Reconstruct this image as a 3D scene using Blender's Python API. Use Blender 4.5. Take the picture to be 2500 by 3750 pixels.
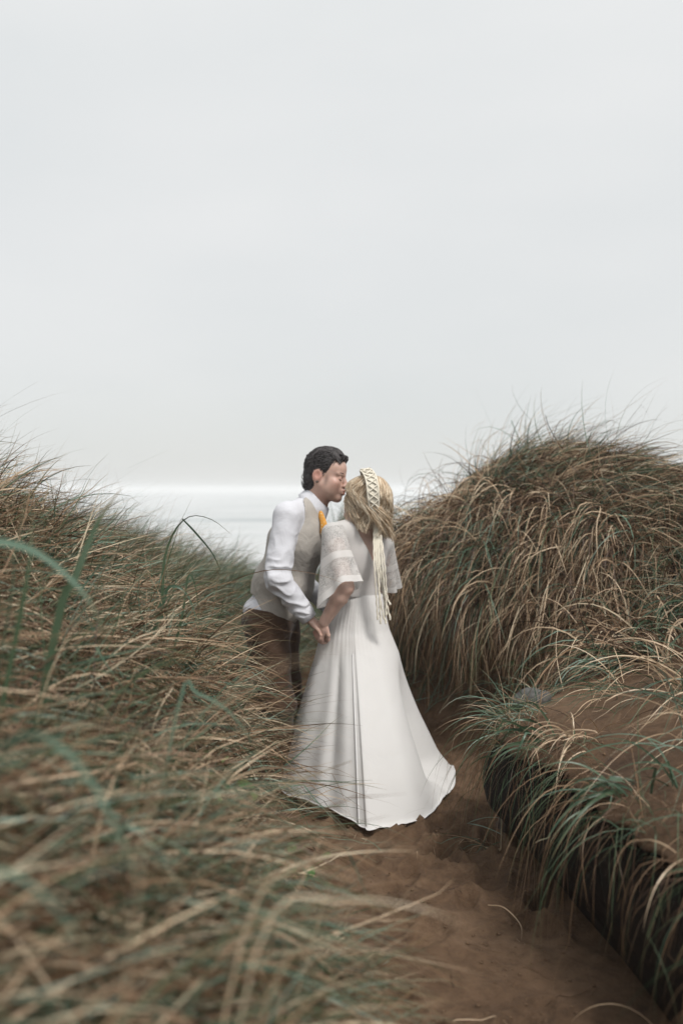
import bpy, math, time
import numpy as np
from mathutils import Vector
T0 = time.time()
R = math.radians
for o in list(bpy.data.objects):
    bpy.data.objects.remove(o)
sc = bpy.context.scene
COL = sc.collection

# ------------------------------------------------------------------ camera
CAM_Z = 1.5
PITCH = math.atan(85 / 3646)
cam = bpy.data.cameras.new('camera')
cam.sensor_fit = 'VERTICAL'
cam.sensor_height = 36
cam.lens = 35
cam.clip_start = 0.02
cam.clip_end = 9000
cam.dof.use_dof = True
cam.dof.focus_distance = 4.15
cam.dof.aperture_fstop = 1.5
camo = bpy.data.objects.new('camera', cam)
COL.objects.link(camo)
camo.location = (0, 0, CAM_Z)
camo.rotation_euler = (R(90) - PITCH, 0, 0)
sc.camera = camo

# ------------------------------------------------------------------ world: bright overcast over a Nishita sky
SUN_EL, SUN_AZ = R(56), R(142)      # azimuth measured from +Y towards +X
w = bpy.data.worlds.new('World')
sc.world = w
w.use_nodes = True
nt = w.node_tree
nt.nodes.clear()
out = nt.nodes.new('ShaderNodeOutputWorld')
bg = nt.nodes.new('ShaderNodeBackground')
bg.inputs['Strength'].default_value = 0.1
sky = nt.nodes.new('ShaderNodeTexSky')
sky.sky_type = 'NISHITA'
sky.sun_disc = False
sky.sun_elevation = SUN_EL
sky.sun_rotation = SUN_AZ
tc = nt.nodes.new('ShaderNodeTexCoord')
mp = nt.nodes.new('ShaderNodeMapping')
mp.inputs['Scale'].default_value = (1.0, 1.0, 2.6)
no = nt.nodes.new('ShaderNodeTexNoise')
no.inputs['Scale'].default_value = 2.1
no.inputs['Detail'].default_value = 4
no.inputs['Roughness'].default_value = 0.45
cr = nt.nodes.new('ShaderNodeValToRGB')
cr.color_ramp.elements[0].position = 0.3
cr.color_ramp.elements[0].color = (4.74, 4.85, 4.82, 1)
cr.color_ramp.elements[1].position = 0.72
cr.color_ramp.elements[1].color = (5.32, 5.32, 5.24, 1)
sx = nt.nodes.new('ShaderNodeSeparateXYZ')
er = nt.nodes.new('ShaderNodeMapRange')          # overcast sky: the horizon a little duller than the zenith
er.inputs['From Min'].default_value = 0.0
er.inputs['From Max'].default_value = 0.8
er.inputs['To Min'].default_value = 0.92
er.inputs['To Max'].default_value = 1.14
mul = nt.nodes.new('ShaderNodeVectorMath')
mul.operation = 'SCALE'
mx = nt.nodes.new('ShaderNodeMixRGB')
mx.inputs['Fac'].default_value = 0.93
L = nt.links.new
L(tc.outputs['Generated'], mp.inputs['Vector'])
L(mp.outputs['Vector'], no.inputs['Vector'])
L(no.outputs['Fac'], cr.inputs['Fac'])
L(tc.outputs['Generated'], sx.inputs['Vector'])
L(sx.outputs['Z'], er.inputs['Value'])
L(cr.outputs['Color'], mul.inputs[0])
L(er.outputs['Result'], mul.inputs['Scale'])
L(sky.outputs['Color'], mx.inputs['Color1'])
L(mul.outputs['Vector'], mx.inputs['Color2'])
L(mx.outputs['Color'], bg.inputs['Color'])
L(bg.outputs['Background'], out.inputs['Surface'])

sun = bpy.data.lights.new('sun', 'SUN')
sun.energy = 1.5
sun.angle = R(12)
sun.color = (1.0, 0.97, 0.93)
suno = bpy.data.objects.new('sun', sun)
COL.objects.link(suno)
sd = Vector((math.sin(SUN_AZ) * math.cos(SUN_EL), math.cos(SUN_AZ) * math.cos(SUN_EL), math.sin(SUN_EL)))
suno.rotation_euler = sd.to_track_quat('Z', 'Y').to_euler()
suno.location = (0, 0, 20)

sc.view_settings.view_transform = 'Standard'
sc.view_settings.look = 'None'
sc.view_settings.exposure = 0.7
sc.view_settings.gamma = 1.0
sc.view_settings.use_curve_mapping = False
sc.render.engine = 'CYCLES'
sc.cycles.use_denoising = True
sc.cycles.max_bounces = 8
sc.cycles.diffuse_bounces = 1
sc.cycles.volume_bounces = 3
sc.cycles.transparent_max_bounces = 12

# ------------------------------------------------------------------ helpers
def at(px, py, d):
    """point on the photograph's ray (2500 x 3750 pixels) whose distance along +Y is d"""
    cx, cz = (px - 1250) / 3646, -(py - 1875) / 3646
    y = math.cos(PITCH) + cz * math.sin(PITCH)
    z = -math.sin(PITCH) + cz * math.cos(PITCH)
    return np.array([cx / y * d, d, CAM_Z + z / y * d])

def S(t):
    t = np.clip(t, 0, 1)
    return t * t * (3 - 2 * t)

def hash2(ix, iy, seed=0):
    n = (ix.astype(np.int64) * 374761393 + iy.astype(np.int64) * 668265263 + seed * 974711) & 0x7fffffff
    n = ((n ^ (n >> 13)) * 1274126177) & 0x7fffffff
    return ((n ^ (n >> 16)) & 0xffff) / 65535.0

def noise2(x, y, seed=0):
    x, y = np.broadcast_arrays(np.asarray(x, float), np.asarray(y, float))
    ix, iy = np.floor(x), np.floor(y)
    fx, fy = x - ix, y - iy
    fx, fy = fx * fx * (3 - 2 * fx), fy * fy * (3 - 2 * fy)
    a, b = hash2(ix, iy, seed), hash2(ix + 1, iy, seed)
    c, d = hash2(ix, iy + 1, seed), hash2(ix + 1, iy + 1, seed)
    return (a + (b - a) * fx) * (1 - fy) + (c + (d - c) * fx) * fy - 0.5

def fbm(x, y, oct=4, seed=0):
    v, a, f = 0, 1.0, 1.0
    for i in range(oct):
        v = v + a * noise2(x * f, y * f, seed + i)
        a, f = a * 0.5, f * 2.03
    return v

def link(o, parent=None, label=None, cat=None, group=None, kind=None):
    COL.objects.link(o)
    if parent is not None:
        o.parent = parent
    for k, v in (('label', label), ('category', cat), ('group', group), ('kind', kind)):
        if v:
            o[k] = v
    return o

def empty(name, loc, label, cat, group=None):
    o = bpy.data.objects.new(name, None)
    o.empty_display_size = 0.1
    o.location = loc
    return link(o, None, label, cat, group)

def mesh_np(name, V, Q, mat, smooth=True, attrs=None):
    """V (n,3) float, Q (m,3|4) int -> mesh"""
    V = np.ascontiguousarray(V, dtype=np.float32).reshape(-1, 3)
    Q = np.ascontiguousarray(Q, dtype=np.int32)
    m = bpy.data.meshes.new(name)
    k = Q.shape[1]
    m.vertices.add(len(V))
    m.vertices.foreach_set('co', V.ravel())
    m.loops.add(Q.size)
    m.loops.foreach_set('vertex_index', Q.ravel())
    m.polygons.add(len(Q))
    m.polygons.foreach_set('loop_start', np.arange(len(Q), dtype=np.int32) * k)
    if smooth:
        m.polygons.foreach_set('use_smooth', np.ones(len(Q), dtype=bool))
    m.update(calc_edges=True)
    for n, v in (attrs or {}).items():
        at_ = m.attributes.new(n, 'FLOAT', 'POINT')
        at_.data.foreach_set('value', np.ascontiguousarray(v, dtype=np.float32).ravel())
    if mat:
        m.materials.append(mat)
    return m

def obj_np(name, V, Q, mat, parent=None, smooth=True, attrs=None, rel=None, **kw):
    if rel is not None:
        V = np.asarray(V).reshape(-1, 3) - np.asarray(rel)
    elif parent is not None:
        V = np.asarray(V).reshape(-1, 3) - np.array(world_loc(parent))
    return link(bpy.data.objects.new(name, mesh_np(name, V, Q, mat, smooth, attrs)), parent, **kw)

def world_loc(o):
    l = Vector(o.location)
    while o.parent:
        o = o.parent
        l = l + Vector(o.location)
    return l

def grid_faces(nr, nc, wrap=False):
    i = np.arange(nr - 1)[:, None]
    j = np.arange(nc if wrap else nc - 1)[None, :]
    j2 = (j + 1) % nc
    a = i * nc + j
    return np.stack([a, i * nc + j2, (i + 1) * nc + j2, (i + 1) * nc + j], -1).reshape(-1, 4)

def tube_np(P, rad, sides=6, flat=1.0):
    """P (n,3) polyline, rad scalar or (n,) -> V, Q (open tube with pinched ends)"""
    P = np.asarray(P, float)
    n = len(P)
    rad = np.broadcast_to(np.asarray(rad, float), (n,))
    Tn = np.gradient(P, axis=0)
    Tn /= np.linalg.norm(Tn, axis=1, keepdims=True) + 1e-9
    ref = np.array([0.31, 0.9, 0.29]) if abs(Tn[:, 1]).mean() < 0.8 else np.array([0.9, 0.2, 0.3])
    U = np.cross(Tn, ref); U /= np.linalg.norm(U, axis=1, keepdims=True) + 1e-9
    W = np.cross(Tn, U)
    a = np.linspace(0, 2 * np.pi, sides, endpoint=False)
    V = P[:, None] + rad[:, None, None] * (np.cos(a)[None, :, None] * U[:, None] + flat * np.sin(a)[None, :, None] * W[:, None])
    return V.reshape(-1, 3), grid_faces(n, sides, True)

def join_np(parts):
    Vs, Qs, o = [], [], 0
    for V, Q in parts:
        Vs.append(V); Qs.append(Q + o); o += len(V)
    return np.concatenate(Vs), np.concatenate(Qs)

def smoothline(pts, n):
    """Catmull-Rom through pts, n samples"""
    P = np.asarray(pts, float)
    P = np.vstack([2 * P[0] - P[1], P, 2 * P[-1] - P[-2]])
    t = np.linspace(0, len(P) - 3 - 1e-6, n)
    i = t.astype(int); f = (t - i)[:, None]
    a, b, c, d = P[i], P[i + 1], P[i + 2], P[i + 3]
    return 0.5 * (2 * b + (c - a) * f + (2 * a - 5 * b + 4 * c - d) * f ** 2 + (3 * b - a - 3 * c + d) * f ** 3)

# ------------------------------------------------------------------ materials
def new_mat(name):
    m = bpy.data.materials.new(name)
    m.use_nodes = True
    t = m.node_tree
    b = t.nodes['Principled BSDF']
    return m, t, b

def nd(t, typ, **kw):
    n = t.nodes.new(typ)
    for k, v in kw.items():
        if hasattr(n, k) and k not in n.inputs:
            setattr(n, k, v)
        else:
            n.inputs[k.replace('_', ' ')].default_value = v
    return n

def ramp(t, stops, interp='LINEAR'):
    n = t.nodes.new('ShaderNodeValToRGB')
    e = n.color_ramp.elements
    n.color_ramp.interpolation = interp
    while len(e) < len(stops):
        e.new(0.5)
    for k, (p, c) in enumerate(stops):
        e[k].position = p
        e[k].color = (*c, 1) if len(c) == 3 else c
    return n

def plain(name, col, rough=0.7, var=0.12, scale=40, bump=0.0, bscale=200, spec=0.3):
    m, t, b = new_mat(name)
    c = nd(t, 'ShaderNodeTexCoord')
    n = nd(t, 'ShaderNodeTexNoise', Scale=scale, Detail=4)
    lo = tuple(x * (1 - var) for x in col); hi = tuple(min(1, x * (1 + var)) for x in col)
    r = ramp(t, [(0.3, lo), (0.7, hi)])
    t.links.new(c.outputs['Object'], n.inputs['Vector'])
    t.links.new(n.outputs['Fac'], r.inputs['Fac'])
    t.links.new(r.outputs['Color'], b.inputs['Base Color'])
    b.inputs['Roughness'].default_value = rough
    b.inputs['Specular IOR Level'].default_value = spec
    if bump:
        n2 = nd(t, 'ShaderNodeTexNoise', Scale=bscale, Detail=3)
        bp = nd(t, 'ShaderNodeBump', Strength=bump, Distance=0.01)
        t.links.new(c.outputs['Object'], n2.inputs['Vector'])
        t.links.new(n2.outputs['Fac'], bp.inputs['Height'])
        t.links.new(bp.outputs['Normal'], b.inputs['Normal'])
    return m

def grass_mat(name, stops, rough=0.5, trans=0.13, spec=0.35):
    m, t, b = new_mat(name)
    a = nd(t, 'ShaderNodeAttribute', attribute_name='tint')
    al = nd(t, 'ShaderNodeAttribute', attribute_name='along')
    r = ramp(t, stops)
    t.links.new(a.outputs['Fac'], r.inputs['Fac'])
    # dry papery tips
    tip = ramp(t, [(0.72, (0, 0, 0)), (1.0, (0.7, 0.7, 0.7))])
    t.links.new(al.outputs['Fac'], tip.inputs['Fac'])
    mxn = nd(t, 'ShaderNodeMixRGB')
    mxn.inputs['Color2'].default_value = (0.30, 0.185, 0.095, 1)
    t.links.new(tip.outputs['Color'], mxn.inputs['Fac'])
    t.links.new(r.outputs['Color'], mxn.inputs['Color1'])
    t.links.new(mxn.outputs['Color'], b.inputs['Base Color'])
    b.inputs['Roughness'].default_value = rough
    b.inputs['Specular IOR Level'].default_value = spec
    tr = nd(t, 'ShaderNodeBsdfTranslucent')
    t.links.new(mxn.outputs['Color'], tr.inputs['Color'])
    ms = nd(t, 'ShaderNodeMixShader', Fac=trans)
    o = t.nodes['Material Output']
    t.links.new(b.outputs[0], ms.inputs[1])
    t.links.new(tr.outputs[0], ms.inputs[2])
    t.links.new(ms.outputs[0], o.inputs['Surface'])
    return m

STRAW_GREEN = [(0.0, (0.035, 0.018, 0.010)), (0.14, (0.105, 0.058, 0.032)), (0.32, (0.36, 0.235, 0.14)),
               (0.48, (0.66, 0.50, 0.34)), (0.58, (0.66, 0.55, 0.39)), (0.66, (0.095, 0.125, 0.06)),
               (0.80, (0.058, 0.108, 0.064)), (0.92, (0.14, 0.225, 0.16)), (1.0, (0.29, 0.38, 0.31))]
M_GRASS = grass_mat('marram_grass', STRAW_GREEN)
M_BLADE = grass_mat('marram_blade', STRAW_GREEN, rough=0.36, trans=0.12, spec=0.5)

def sand_material():
    m, t, b = new_mat('damp_sand')
    c = nd(t, 'ShaderNodeTexCoord')
    n1 = nd(t, 'ShaderNodeTexNoise', Scale=1.7, Detail=6, Roughness=0.6)
    n2 = nd(t, 'ShaderNodeTexNoise', Scale=420, Detail=2)
    n3 = nd(t, 'ShaderNodeTexNoise', Scale=19, Detail=8, Roughness=0.72)
    r1 = ramp(t, [(0.30, (0.075, 0.046, 0.028)), (0.52, (0.145, 0.09, 0.054)), (0.75, (0.215, 0.142, 0.09))])
    r2 = ramp(t, [(0.32, (0.55, 0.52, 0.5)), (0.62, (1.12, 1.1, 1.08))])
    r3 = ramp(t, [(0.30, (0.35, 0.33, 0.31)), (0.58, (1.12, 1.12, 1.12))])
    m1 = nd(t, 'ShaderNodeMixRGB', blend_type='MULTIPLY', Fac=0.55)
    m2 = nd(t, 'ShaderNodeMixRGB', blend_type='MULTIPLY', Fac=0.6)
    for n in (n1, n2, n3):
        t.links.new(c.outputs['Object'], n.inputs['Vector'])
    t.links.new(n1.outputs['Fac'], r1.inputs['Fac'])
    t.links.new(n2.outputs['Fac'], r2.inputs['Fac'])
    t.links.new(n3.outputs['Fac'], r3.inputs['Fac'])
    t.links.new(r1.outputs['Color'], m1.inputs['Color1']); t.links.new(r2.outputs['Color'], m1.inputs['Color2'])
    t.links.new(m1.outputs['Color'], m2.inputs['Color1']); t.links.new(r3.outputs['Color'], m2.inputs['Color2'])
    vg = nd(t, 'ShaderNodeAttribute', attribute_name='veg_shade')        # leaf mould colour that also paints in shade between the blades
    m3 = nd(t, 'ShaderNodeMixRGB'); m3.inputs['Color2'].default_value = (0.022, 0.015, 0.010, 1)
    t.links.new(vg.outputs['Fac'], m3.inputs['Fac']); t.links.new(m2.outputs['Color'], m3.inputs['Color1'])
    t.links.new(m3.outputs['Color'], b.inputs['Base Color'])
    b.inputs['Roughness'].default_value = 0.85
    b.inputs['Specular IOR Level'].default_value = 0.2
    b1 = nd(t, 'ShaderNodeBump', Strength=0.9, Distance=0.02)
    b2 = nd(t, 'ShaderNodeBump', Strength=0.5, Distance=0.002)
    t.links.new(n3.outputs['Fac'], b1.inputs['Height'])
    t.links.new(n2.outputs['Fac'], b2.inputs['Height'])
    t.links.new(b1.outputs['Normal'], b2.inputs['Normal'])
    t.links.new(b2.outputs['Normal'], b.inputs['Normal'])
    return m
M_SAND = sand_material()

# ------------------------------------------------------------------ terrain
def table(ys, vs, k=0.25):
    Y = np.arange(-8, 80, 0.02)
    v = np.interp(Y, ys, vs)
    n = int(k / 0.02) | 1
    ker = np.hanning(n + 2)[1:-1]; ker /= ker.sum()
    v = np.convolve(np.pad(v, n // 2, mode='edge'), ker, 'valid')
    return lambda y: np.interp(y, Y, v)

XL = table([-2, 0, 1.5, 2.4, 3.2, 4.0, 4.5, 4.8, 5.2, 5.8, 6.4, 7.2, 9],
           [-0.3, -0.1, 0.03, -0.10, -0.25, -0.34, -0.37, -0.50, -0.78, -0.76, -0.45, -0.25, -0.3])
HLs = table([0, 2, 3, 4, 5, 6, 8, 10, 12], [0.74, 0.80, 0.90, 1.04, 1.03, 0.82, 0.62, 0.45, 0.1], 0.8)
XR = table([-2, 0, 2.0, 3.0, 4.1, 4.5, 4.85, 5.15, 5.5, 5.9, 6.3, 7.0, 8, 10],
           [1.42, 1.36, 1.17, 1.05, 0.90, 0.93, 1.25, 1.38, 1.20, 0.80, 0.52, 0.40, 0.38, 0.6], 0.3)
OV = table([0, 2, 4.0, 4.6, 5.2, 6, 9], [0.24, 0.24, 0.24, 0.16, 0.06, 0.08, 0.06], 0.4)
HT = table([0, 2, 3, 4.2, 4.6, 5.0, 5.6, 6.2, 7, 8.5, 10, 12], [0.55, 0.56, 0.56, 0.53, 0.50, 0.60, 0.84, 0.96, 0.90, 0.68, 0.40, 0.1], 0.4)
PL = table([-1, 0, 0.1, 0.2, 0.35, 0.65, 1.0, 1.3, 1.7, 3, 9], [0, 0, 0.18, 0.42, 0.66, 0.90, 1.15, 1.33, 1.46, 1.52, 1.3], 0.1)
RN = table([-1, 0, 0.3, 0.7, 1.2, 2, 4, 9], [0, 0, 0.05, 0.18, 0.40, 0.60, 0.7, 0.6], 0.2)
RB = table([-1, 0, 0.2, 0.55, 0.8, 1.05, 1.4, 1.8, 3, 9], [0, 0, 0.22, 0.55, 0.70, 0.66, 0.38, 0.12, 0.0, 0.0], 0.25)
FALL = table([-5, 9, 12, 20, 40, 60, 70], [0, 0, -0.15, -0.8, -2.6, -3.75, -4.2], 1.0)
_XR, _OV = XR, OV
XR = lambda y: _XR(y) + 0.08 * fbm(np.asarray(y) * 1.9, 7.3, 3, 61) + 0.035 * fbm(np.asarray(y) * 9, 2.1, 2, 62)
OV = lambda y: _OV(y) + 0.05 * fbm(np.asarray(y) * 3.1, 1.7, 3, 63)
LIP = lambda y: XR(y) - OV(y)

rs = np.random.RandomState(4)
PRINTS = []
for k in range(48):
    y = rs.uniform(2.0, 5.9)
    x = rs.uniform(XL(y) + 0.25, XR(y) - 0.12)
    PRINTS.append((x, y, rs.uniform(-0.7, 0.7), rs.uniform(0.09, 0.13), rs.uniform(0.035, 0.055), rs.uniform(0.024, 0.05)))

def z_low(x, y):
    t = XL(y) - x
    z = HLs(y) * PL(t)
    z = z + 0.10 * fbm(x * 1.3, y * 1.3, 3, 5) * S(t / 0.4)
    # sand slipped down against the foot of the scarp
    z = z + 0.34 * S((x - XR(y) + 0.45) / 0.5) * S((y - 5.0) / 0.7) * S((9.5 - y) / 1.0)
    z = z + 0.05 * S((x - XR(y) + 0.20) / 0.2) * S((5.2 - y) / 0.5)
    # mound closing the gap behind the couple
    z = z + 1.25 * np.exp(-((x - 0.10) / 0.40) ** 2 - ((y - 9.6) / 0.9) ** 2)
    path = S(-t / 0.15 + 0.6)
    z = z + path * (0.045 * fbm(x * 3.1, y * 3.1, 3, 11) + 0.030 * fbm(x * 13, y * 13, 3, 3) * (0.4 + S((y - 2.5) / 2)))
    for (fx, fy, a, l, wd, dp) in PRINTS:
        dx, dy = x - fx, y - fy
        u = (dx * math.sin(a) + dy * math.cos(a)) / l
        v = (dx * math.cos(a) - dy * math.sin(a)) / wd
        q = u * u + v * v
        z = z + np.where(q < 6, -dp * np.exp(-q ** 2) + 0.5 * dp * np.exp(-(np.sqrt(q) - 1.35) ** 2 / 0.08), 0)
    return z + FALL(y)

def z_top(x, y):
    u = np.maximum(x - LIP(y), 0)
    wb = S((y - 4.5) / 1.3)
    z = HT(y) + (1 - wb) * RN(u) + wb * RB(u) * S((11 - y) / 4)
    z = z + 0.05 * fbm(x * 2.2, y * 2.2, 3, 21) + 0.018 * fbm(x * 11, y * 11, 3, 23) - 0.06 * np.exp(-u / 0.06) * S((5.2 - y) / 0.5)
    return z + FALL(y)

def h_col(x, y):
    return np.where(x > LIP(y), z_top(x, y), z_low(x, y))

rows = np.concatenate([np.arange(-5, 0.5, 0.25), np.arange(0.5, 1.8, 0.06), np.arange(1.8, 7.0, 0.02), np.arange(7, 12, 0.1),
                       np.arange(12, 30, 0.8), np.arange(30, 74, 2.0)])
ul = np.concatenate([-np.geomspace(60, 1.9, 26), np.linspace(-1.8, 0, 100)])       # offset from the foot of the bank
uf = np.linspace(0, 1, 16)[1:]
ur = np.concatenate([np.concatenate([np.linspace(0.012, 0.12, 9), np.linspace(0.14, 2.6, 84)]), np.geomspace(2.75, 60, 24)])
Yr = rows[:, None]
xl_ = XR(Yr) + ul[None]
zl_ = z_low(xl_, Yr)
zb = zl_[:, -1:]
lipx, liph = LIP(Yr), z_top(LIP(Yr), Yr)
s = uf[None]
xf = XR(Yr) + (lipx - XR(Yr)) * s ** 2 + 0.20 * np.sin(np.pi * s) * (1 - 0.5 * S((Yr - 4.4) / 0.6)) + 0.11 * fbm(Yr * 7 + 0 * s, s * 4 + 0 * Yr, 4, 41) * np.sin(np.pi * s)
zf = zb + (liph - zb) * (s ** 0.85)
xr_ = lipx + ur[None]
zr_ = z_top(xr_, Yr)
X = np.concatenate([xl_, xf, xr_], 1)
Z = np.concatenate([zl_, zf, zr_], 1)
Y = np.broadcast_to(Yr, X.shape)
V = np.stack([X, Y, Z], -1)
mould_shade_l = S((XL(Yr) - xl_ - 0.02) / 0.12)
mould_shade_f = S((s - 0.35) / 0.3) * S((Yr - 4.9) / 0.4) + 0 * xf  # shade painted into the upper scarp behind the hanging grass
mould_shade_r = np.maximum(S((Yr - 4.75 + 0.2 * fbm(xr_ * 3, Yr * 3, 2, 5)) / 0.35), S((ur[None] - 1.05) / 0.3)) + 0 * xr_
VEG_SHADE = np.concatenate([mould_shade_l, mould_shade_f, mould_shade_r], 1) * S((14 - Y) / 3)  # mask of the litter tone and painted gap shade under the grass
GROUND = obj_np('ground', V, grid_faces(len(rows), X.shape[1]), M_SAND, attrs={'veg_shade': VEG_SHADE}, kind='structure')
# cut face of the bank: soil painted near black for the overhang's shade
M_BANK_SHADE = plain('bank_soil_shade', (0.030, 0.019, 0.012), 0.95, 0.5, 30, 0.8, 90, spec=0.1)
GROUND.data.materials.append(M_BANK_SHADE)
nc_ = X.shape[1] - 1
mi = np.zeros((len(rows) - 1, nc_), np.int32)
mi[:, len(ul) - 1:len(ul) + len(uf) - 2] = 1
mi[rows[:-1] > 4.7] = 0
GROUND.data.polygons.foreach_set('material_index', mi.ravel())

# ------------------------------------------------------------------ sea with surf
def sea_material():
    m, t, b = new_mat('surf_water')
    c = nd(t, 'ShaderNodeTexCoord')
    mpn = nd(t, 'ShaderNodeMapping')
    mpn.inputs['Scale'].default_value = (0.012, 0.05, 1)
    n = nd(t, 'ShaderNodeTexNoise', Scale=1.0, Detail=7, Roughness=0.62)
    r = ramp(t, [(0.36, (0.24, 0.28, 0.29)), (0.50, (0.50, 0.52, 0.52)), (0.7, (0.62, 0.62, 0.62))])
    t.links.new(c.outputs['Object'], mpn.inputs['Vector'])
    t.links.new(mpn.outputs['Vector'], n.inputs['Vector'])
    t.links.new(n.outputs['Fac'], r.inputs['Fac'])
    t.links.new(r.outputs['Color'], b.inputs['Base Color'])
    b.inputs['Roughness'].default_value = 0.6
    b.inputs['Specular IOR Level'].default_value = 0.3
    return m
yy = np.concatenate([np.arange(50, 190, 0.8), np.geomspace(190, 3000, 40)])
xx = np.concatenate([-np.geomspace(2500, 90, 16), np.arange(-88, 89, 4.0), np.geomspace(90, 2500, 16)])
XX, YY = np.meshgrid(xx, yy)
roll = fbm(XX * 0.02, YY * 0.0 + 3, 3, 8)
ZZ = -3.55 + 0.42 * np.maximum(0, np.sin(YY / 19 * 2 * np.pi + roll * 7)) ** 3 * S((260 - YY) / 120) * S((YY - 58) / 20) + 0.05 * fbm(XX * .3, YY * .3, 3, 9) * S((260 - YY) / 100)
obj_np('sea', np.stack([XX, YY, ZZ], -1), grid_faces(len(yy), len(xx)), sea_material(), kind='structure')
# ------------------------------------------------------------------ implicit modelling for the two figures
def smin(a, b, k):
    h = np.clip(0.5 + 0.5 * (b - a) / k, 0, 1)
    return b + (a - b) * h - k * h * (1 - h)

def vlen(v):
    return np.sqrt(np.einsum('...i,...i->...', v, v))

class Vol:
    def __init__(s, lo, hi, h):
        s.lo, s.h = np.asarray(lo, float), h
        s.n = np.ceil((np.asarray(hi) - s.lo) / h).astype(int) + 1
        s.ax = [(s.lo[i] + h * np.arange(s.n[i])).astype(np.float32) for i in range(3)]
        s.F = np.full(s.n, 0.3, np.float32)
    def box(s, lo, hi):
        a = np.clip(np.floor((np.asarray(lo) - s.lo) / s.h).astype(int), 0, s.n)
        b = np.clip(np.ceil((np.asarray(hi) - s.lo) / s.h).astype(int) + 1, 0, s.n)
        sl = tuple(slice(a[i], b[i]) for i in range(3))
        if any(b[i] <= a[i] for i in range(3)):
            return None, None
        P = np.stack(np.meshgrid(s.ax[0][sl[0]], s.ax[1][sl[1]], s.ax[2][sl[2]], indexing='ij'), -1)
        return sl, P
    def put(s, sl, d, k, mode):
        f = s.F[sl]
        if mode == 'add':
            s.F[sl] = smin(f, d, k) if k > 0 else np.minimum(f, d)
        elif mode == 'sub':
            s.F[sl] = -smin(-f, d, k) if k > 0 else np.maximum(f, -d)
    def cap(s, a, b, ra, rb=None, k=0.02, mode='add', noise=None, flat=None):
        """tapered capsule; flat = (axis vector, factor) squashes the section along that axis"""
        a, b = np.asarray(a, float), np.asarray(b, float)
        rb = ra if rb is None else rb
        m = max(ra, rb) * 1.05 + k + 0.012
        sl, P = s.box(np.minimum(a, b) - m, np.maximum(a, b) + m)
        if sl is None: return
        ab = (b - a).astype(np.float32)
        P0 = P - a.astype(np.float32)
        t = np.clip((P0 @ ab) / (ab @ ab + np.float32(1e-12)), 0, 1)
        v = P0 - t[..., None] * ab
        if flat is not None:
            ax, q = np.asarray(flat[0], float), flat[1]
            ax = (ax / np.linalg.norm(ax)).astype(np.float32)
            v = v + (v @ ax)[..., None] * ax * (q - 1)
        d = vlen(v) - (np.float32(ra) + np.float32(rb - ra) * t)
        if noise is not None:
            w_ = np.abs(d) < 0.035
            d[w_] += noise(P[w_], None).astype(np.float32)
        s.put(sl, d, k, mode)
    def chain(s, pts, rad, k=0.02, **kw):
        for i in range(len(pts) - 1):
            s.cap(pts[i], pts[i + 1], rad[i], rad[i + 1], k, **kw)
    def ell(s, c, r, M=None, k=0.02, mode='add', noise=None):
        """ellipsoid, M columns = local axes"""
        c, r = np.asarray(c, float), np.asarray(r, float)
        m = (r if M is None else np.sqrt(((M * r) ** 2).sum(1))) + k + 0.012
        sl, P = s.box(c - m, c + m)
        if sl is None: return
        q = P - c.astype(np.float32)
        if M is not None: q = q @ M.astype(np.float32)
        k0 = vlen(q / r.astype(np.float32)); k1 = vlen(q / (r * r).astype(np.float32)) + 1e-6
        d = k0 * (k0 - 1) / k1
        if noise is not None:
            w_ = np.abs(d) < 0.035
            d[w_] += noise(P[w_], None).astype(np.float32)
        s.put(sl, d, k, mode)
    def cut(s, fn):
        """intersect with fn(P) < 0"""
        w_ = np.argwhere(s.F < 0.02)
        P = np.stack([s.ax[i][w_[:, i]] for i in range(3)], -1)
        ix = tuple(w_.T)
        s.F[ix] = np.maximum(s.F[ix], fn(P)).astype(np.float32)
    def mesh(s, relax=2):
        F = s.F; n = s.n
        I = F < 0
        c = n - 1
        off = [(i, j, k) for i in (0, 1) for j in (0, 1) for k in (0, 1)]
        cnt = np.zeros(c, np.int8)
        for o in off:
            cnt += I[o[0]:o[0] + c[0], o[1]:o[1] + c[1], o[2]:o[2] + c[2]]
        act = (cnt > 0) & (cnt < 8)
        idx = np.full(c, -1, np.int64)
        A = np.argwhere(act)
        idx[act] = np.arange(len(A))
        f = {o: F[A[:, 0] + o[0], A[:, 1] + o[1], A[:, 2] + o[2]].astype(float) for o in off}
        acc = np.zeros((len(A), 3)); num = np.zeros(len(A))
        for o in off:
            for ax in range(3):
                if o[ax] == 0:
                    p = list(o); p[ax] = 1; p = tuple(p)
                    x = (f[o] < 0) != (f[p] < 0)
                    t = np.where(x, f[o] / np.where(x, f[o] - f[p], 1), 0)
                    e = np.array(o, float)[None].repeat(len(A), 0); e[:, ax] += t
                    acc += e * x[:, None]; num += x
        V = s.lo + s.h * (A + acc / num[:, None])
        Q = []
        for ax in range(3):
            u, v = (ax + 1) % 3, (ax + 2) % 3
            a0 = [slice(None)] * 3; a1 = [slice(None)] * 3
            a0[ax] = slice(0, -1); a1[ax] = slice(1, None)
            ch = I[tuple(a0)] != I[tuple(a1)]
            E = np.argwhere(ch)
            E = E[(E[:, u] > 0) & (E[:, v] > 0) & (E[:, u] < c[u]) & (E[:, v] < c[v])]
            q = []
            for du, dv in ((-1, -1), (0, -1), (0, 0), (-1, 0)):
                g = E.copy(); g[:, u] += du; g[:, v] += dv
                q.append(idx[g[:, 0], g[:, 1], g[:, 2]])
            q = np.stack(q, -1)
            fl = I[E[:, 0], E[:, 1], E[:, 2]]
            q[~fl] = q[~fl][:, ::-1]
            Q.append(q)
        Q = np.concatenate(Q); Q = Q[(Q >= 0).all(1)]
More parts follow.
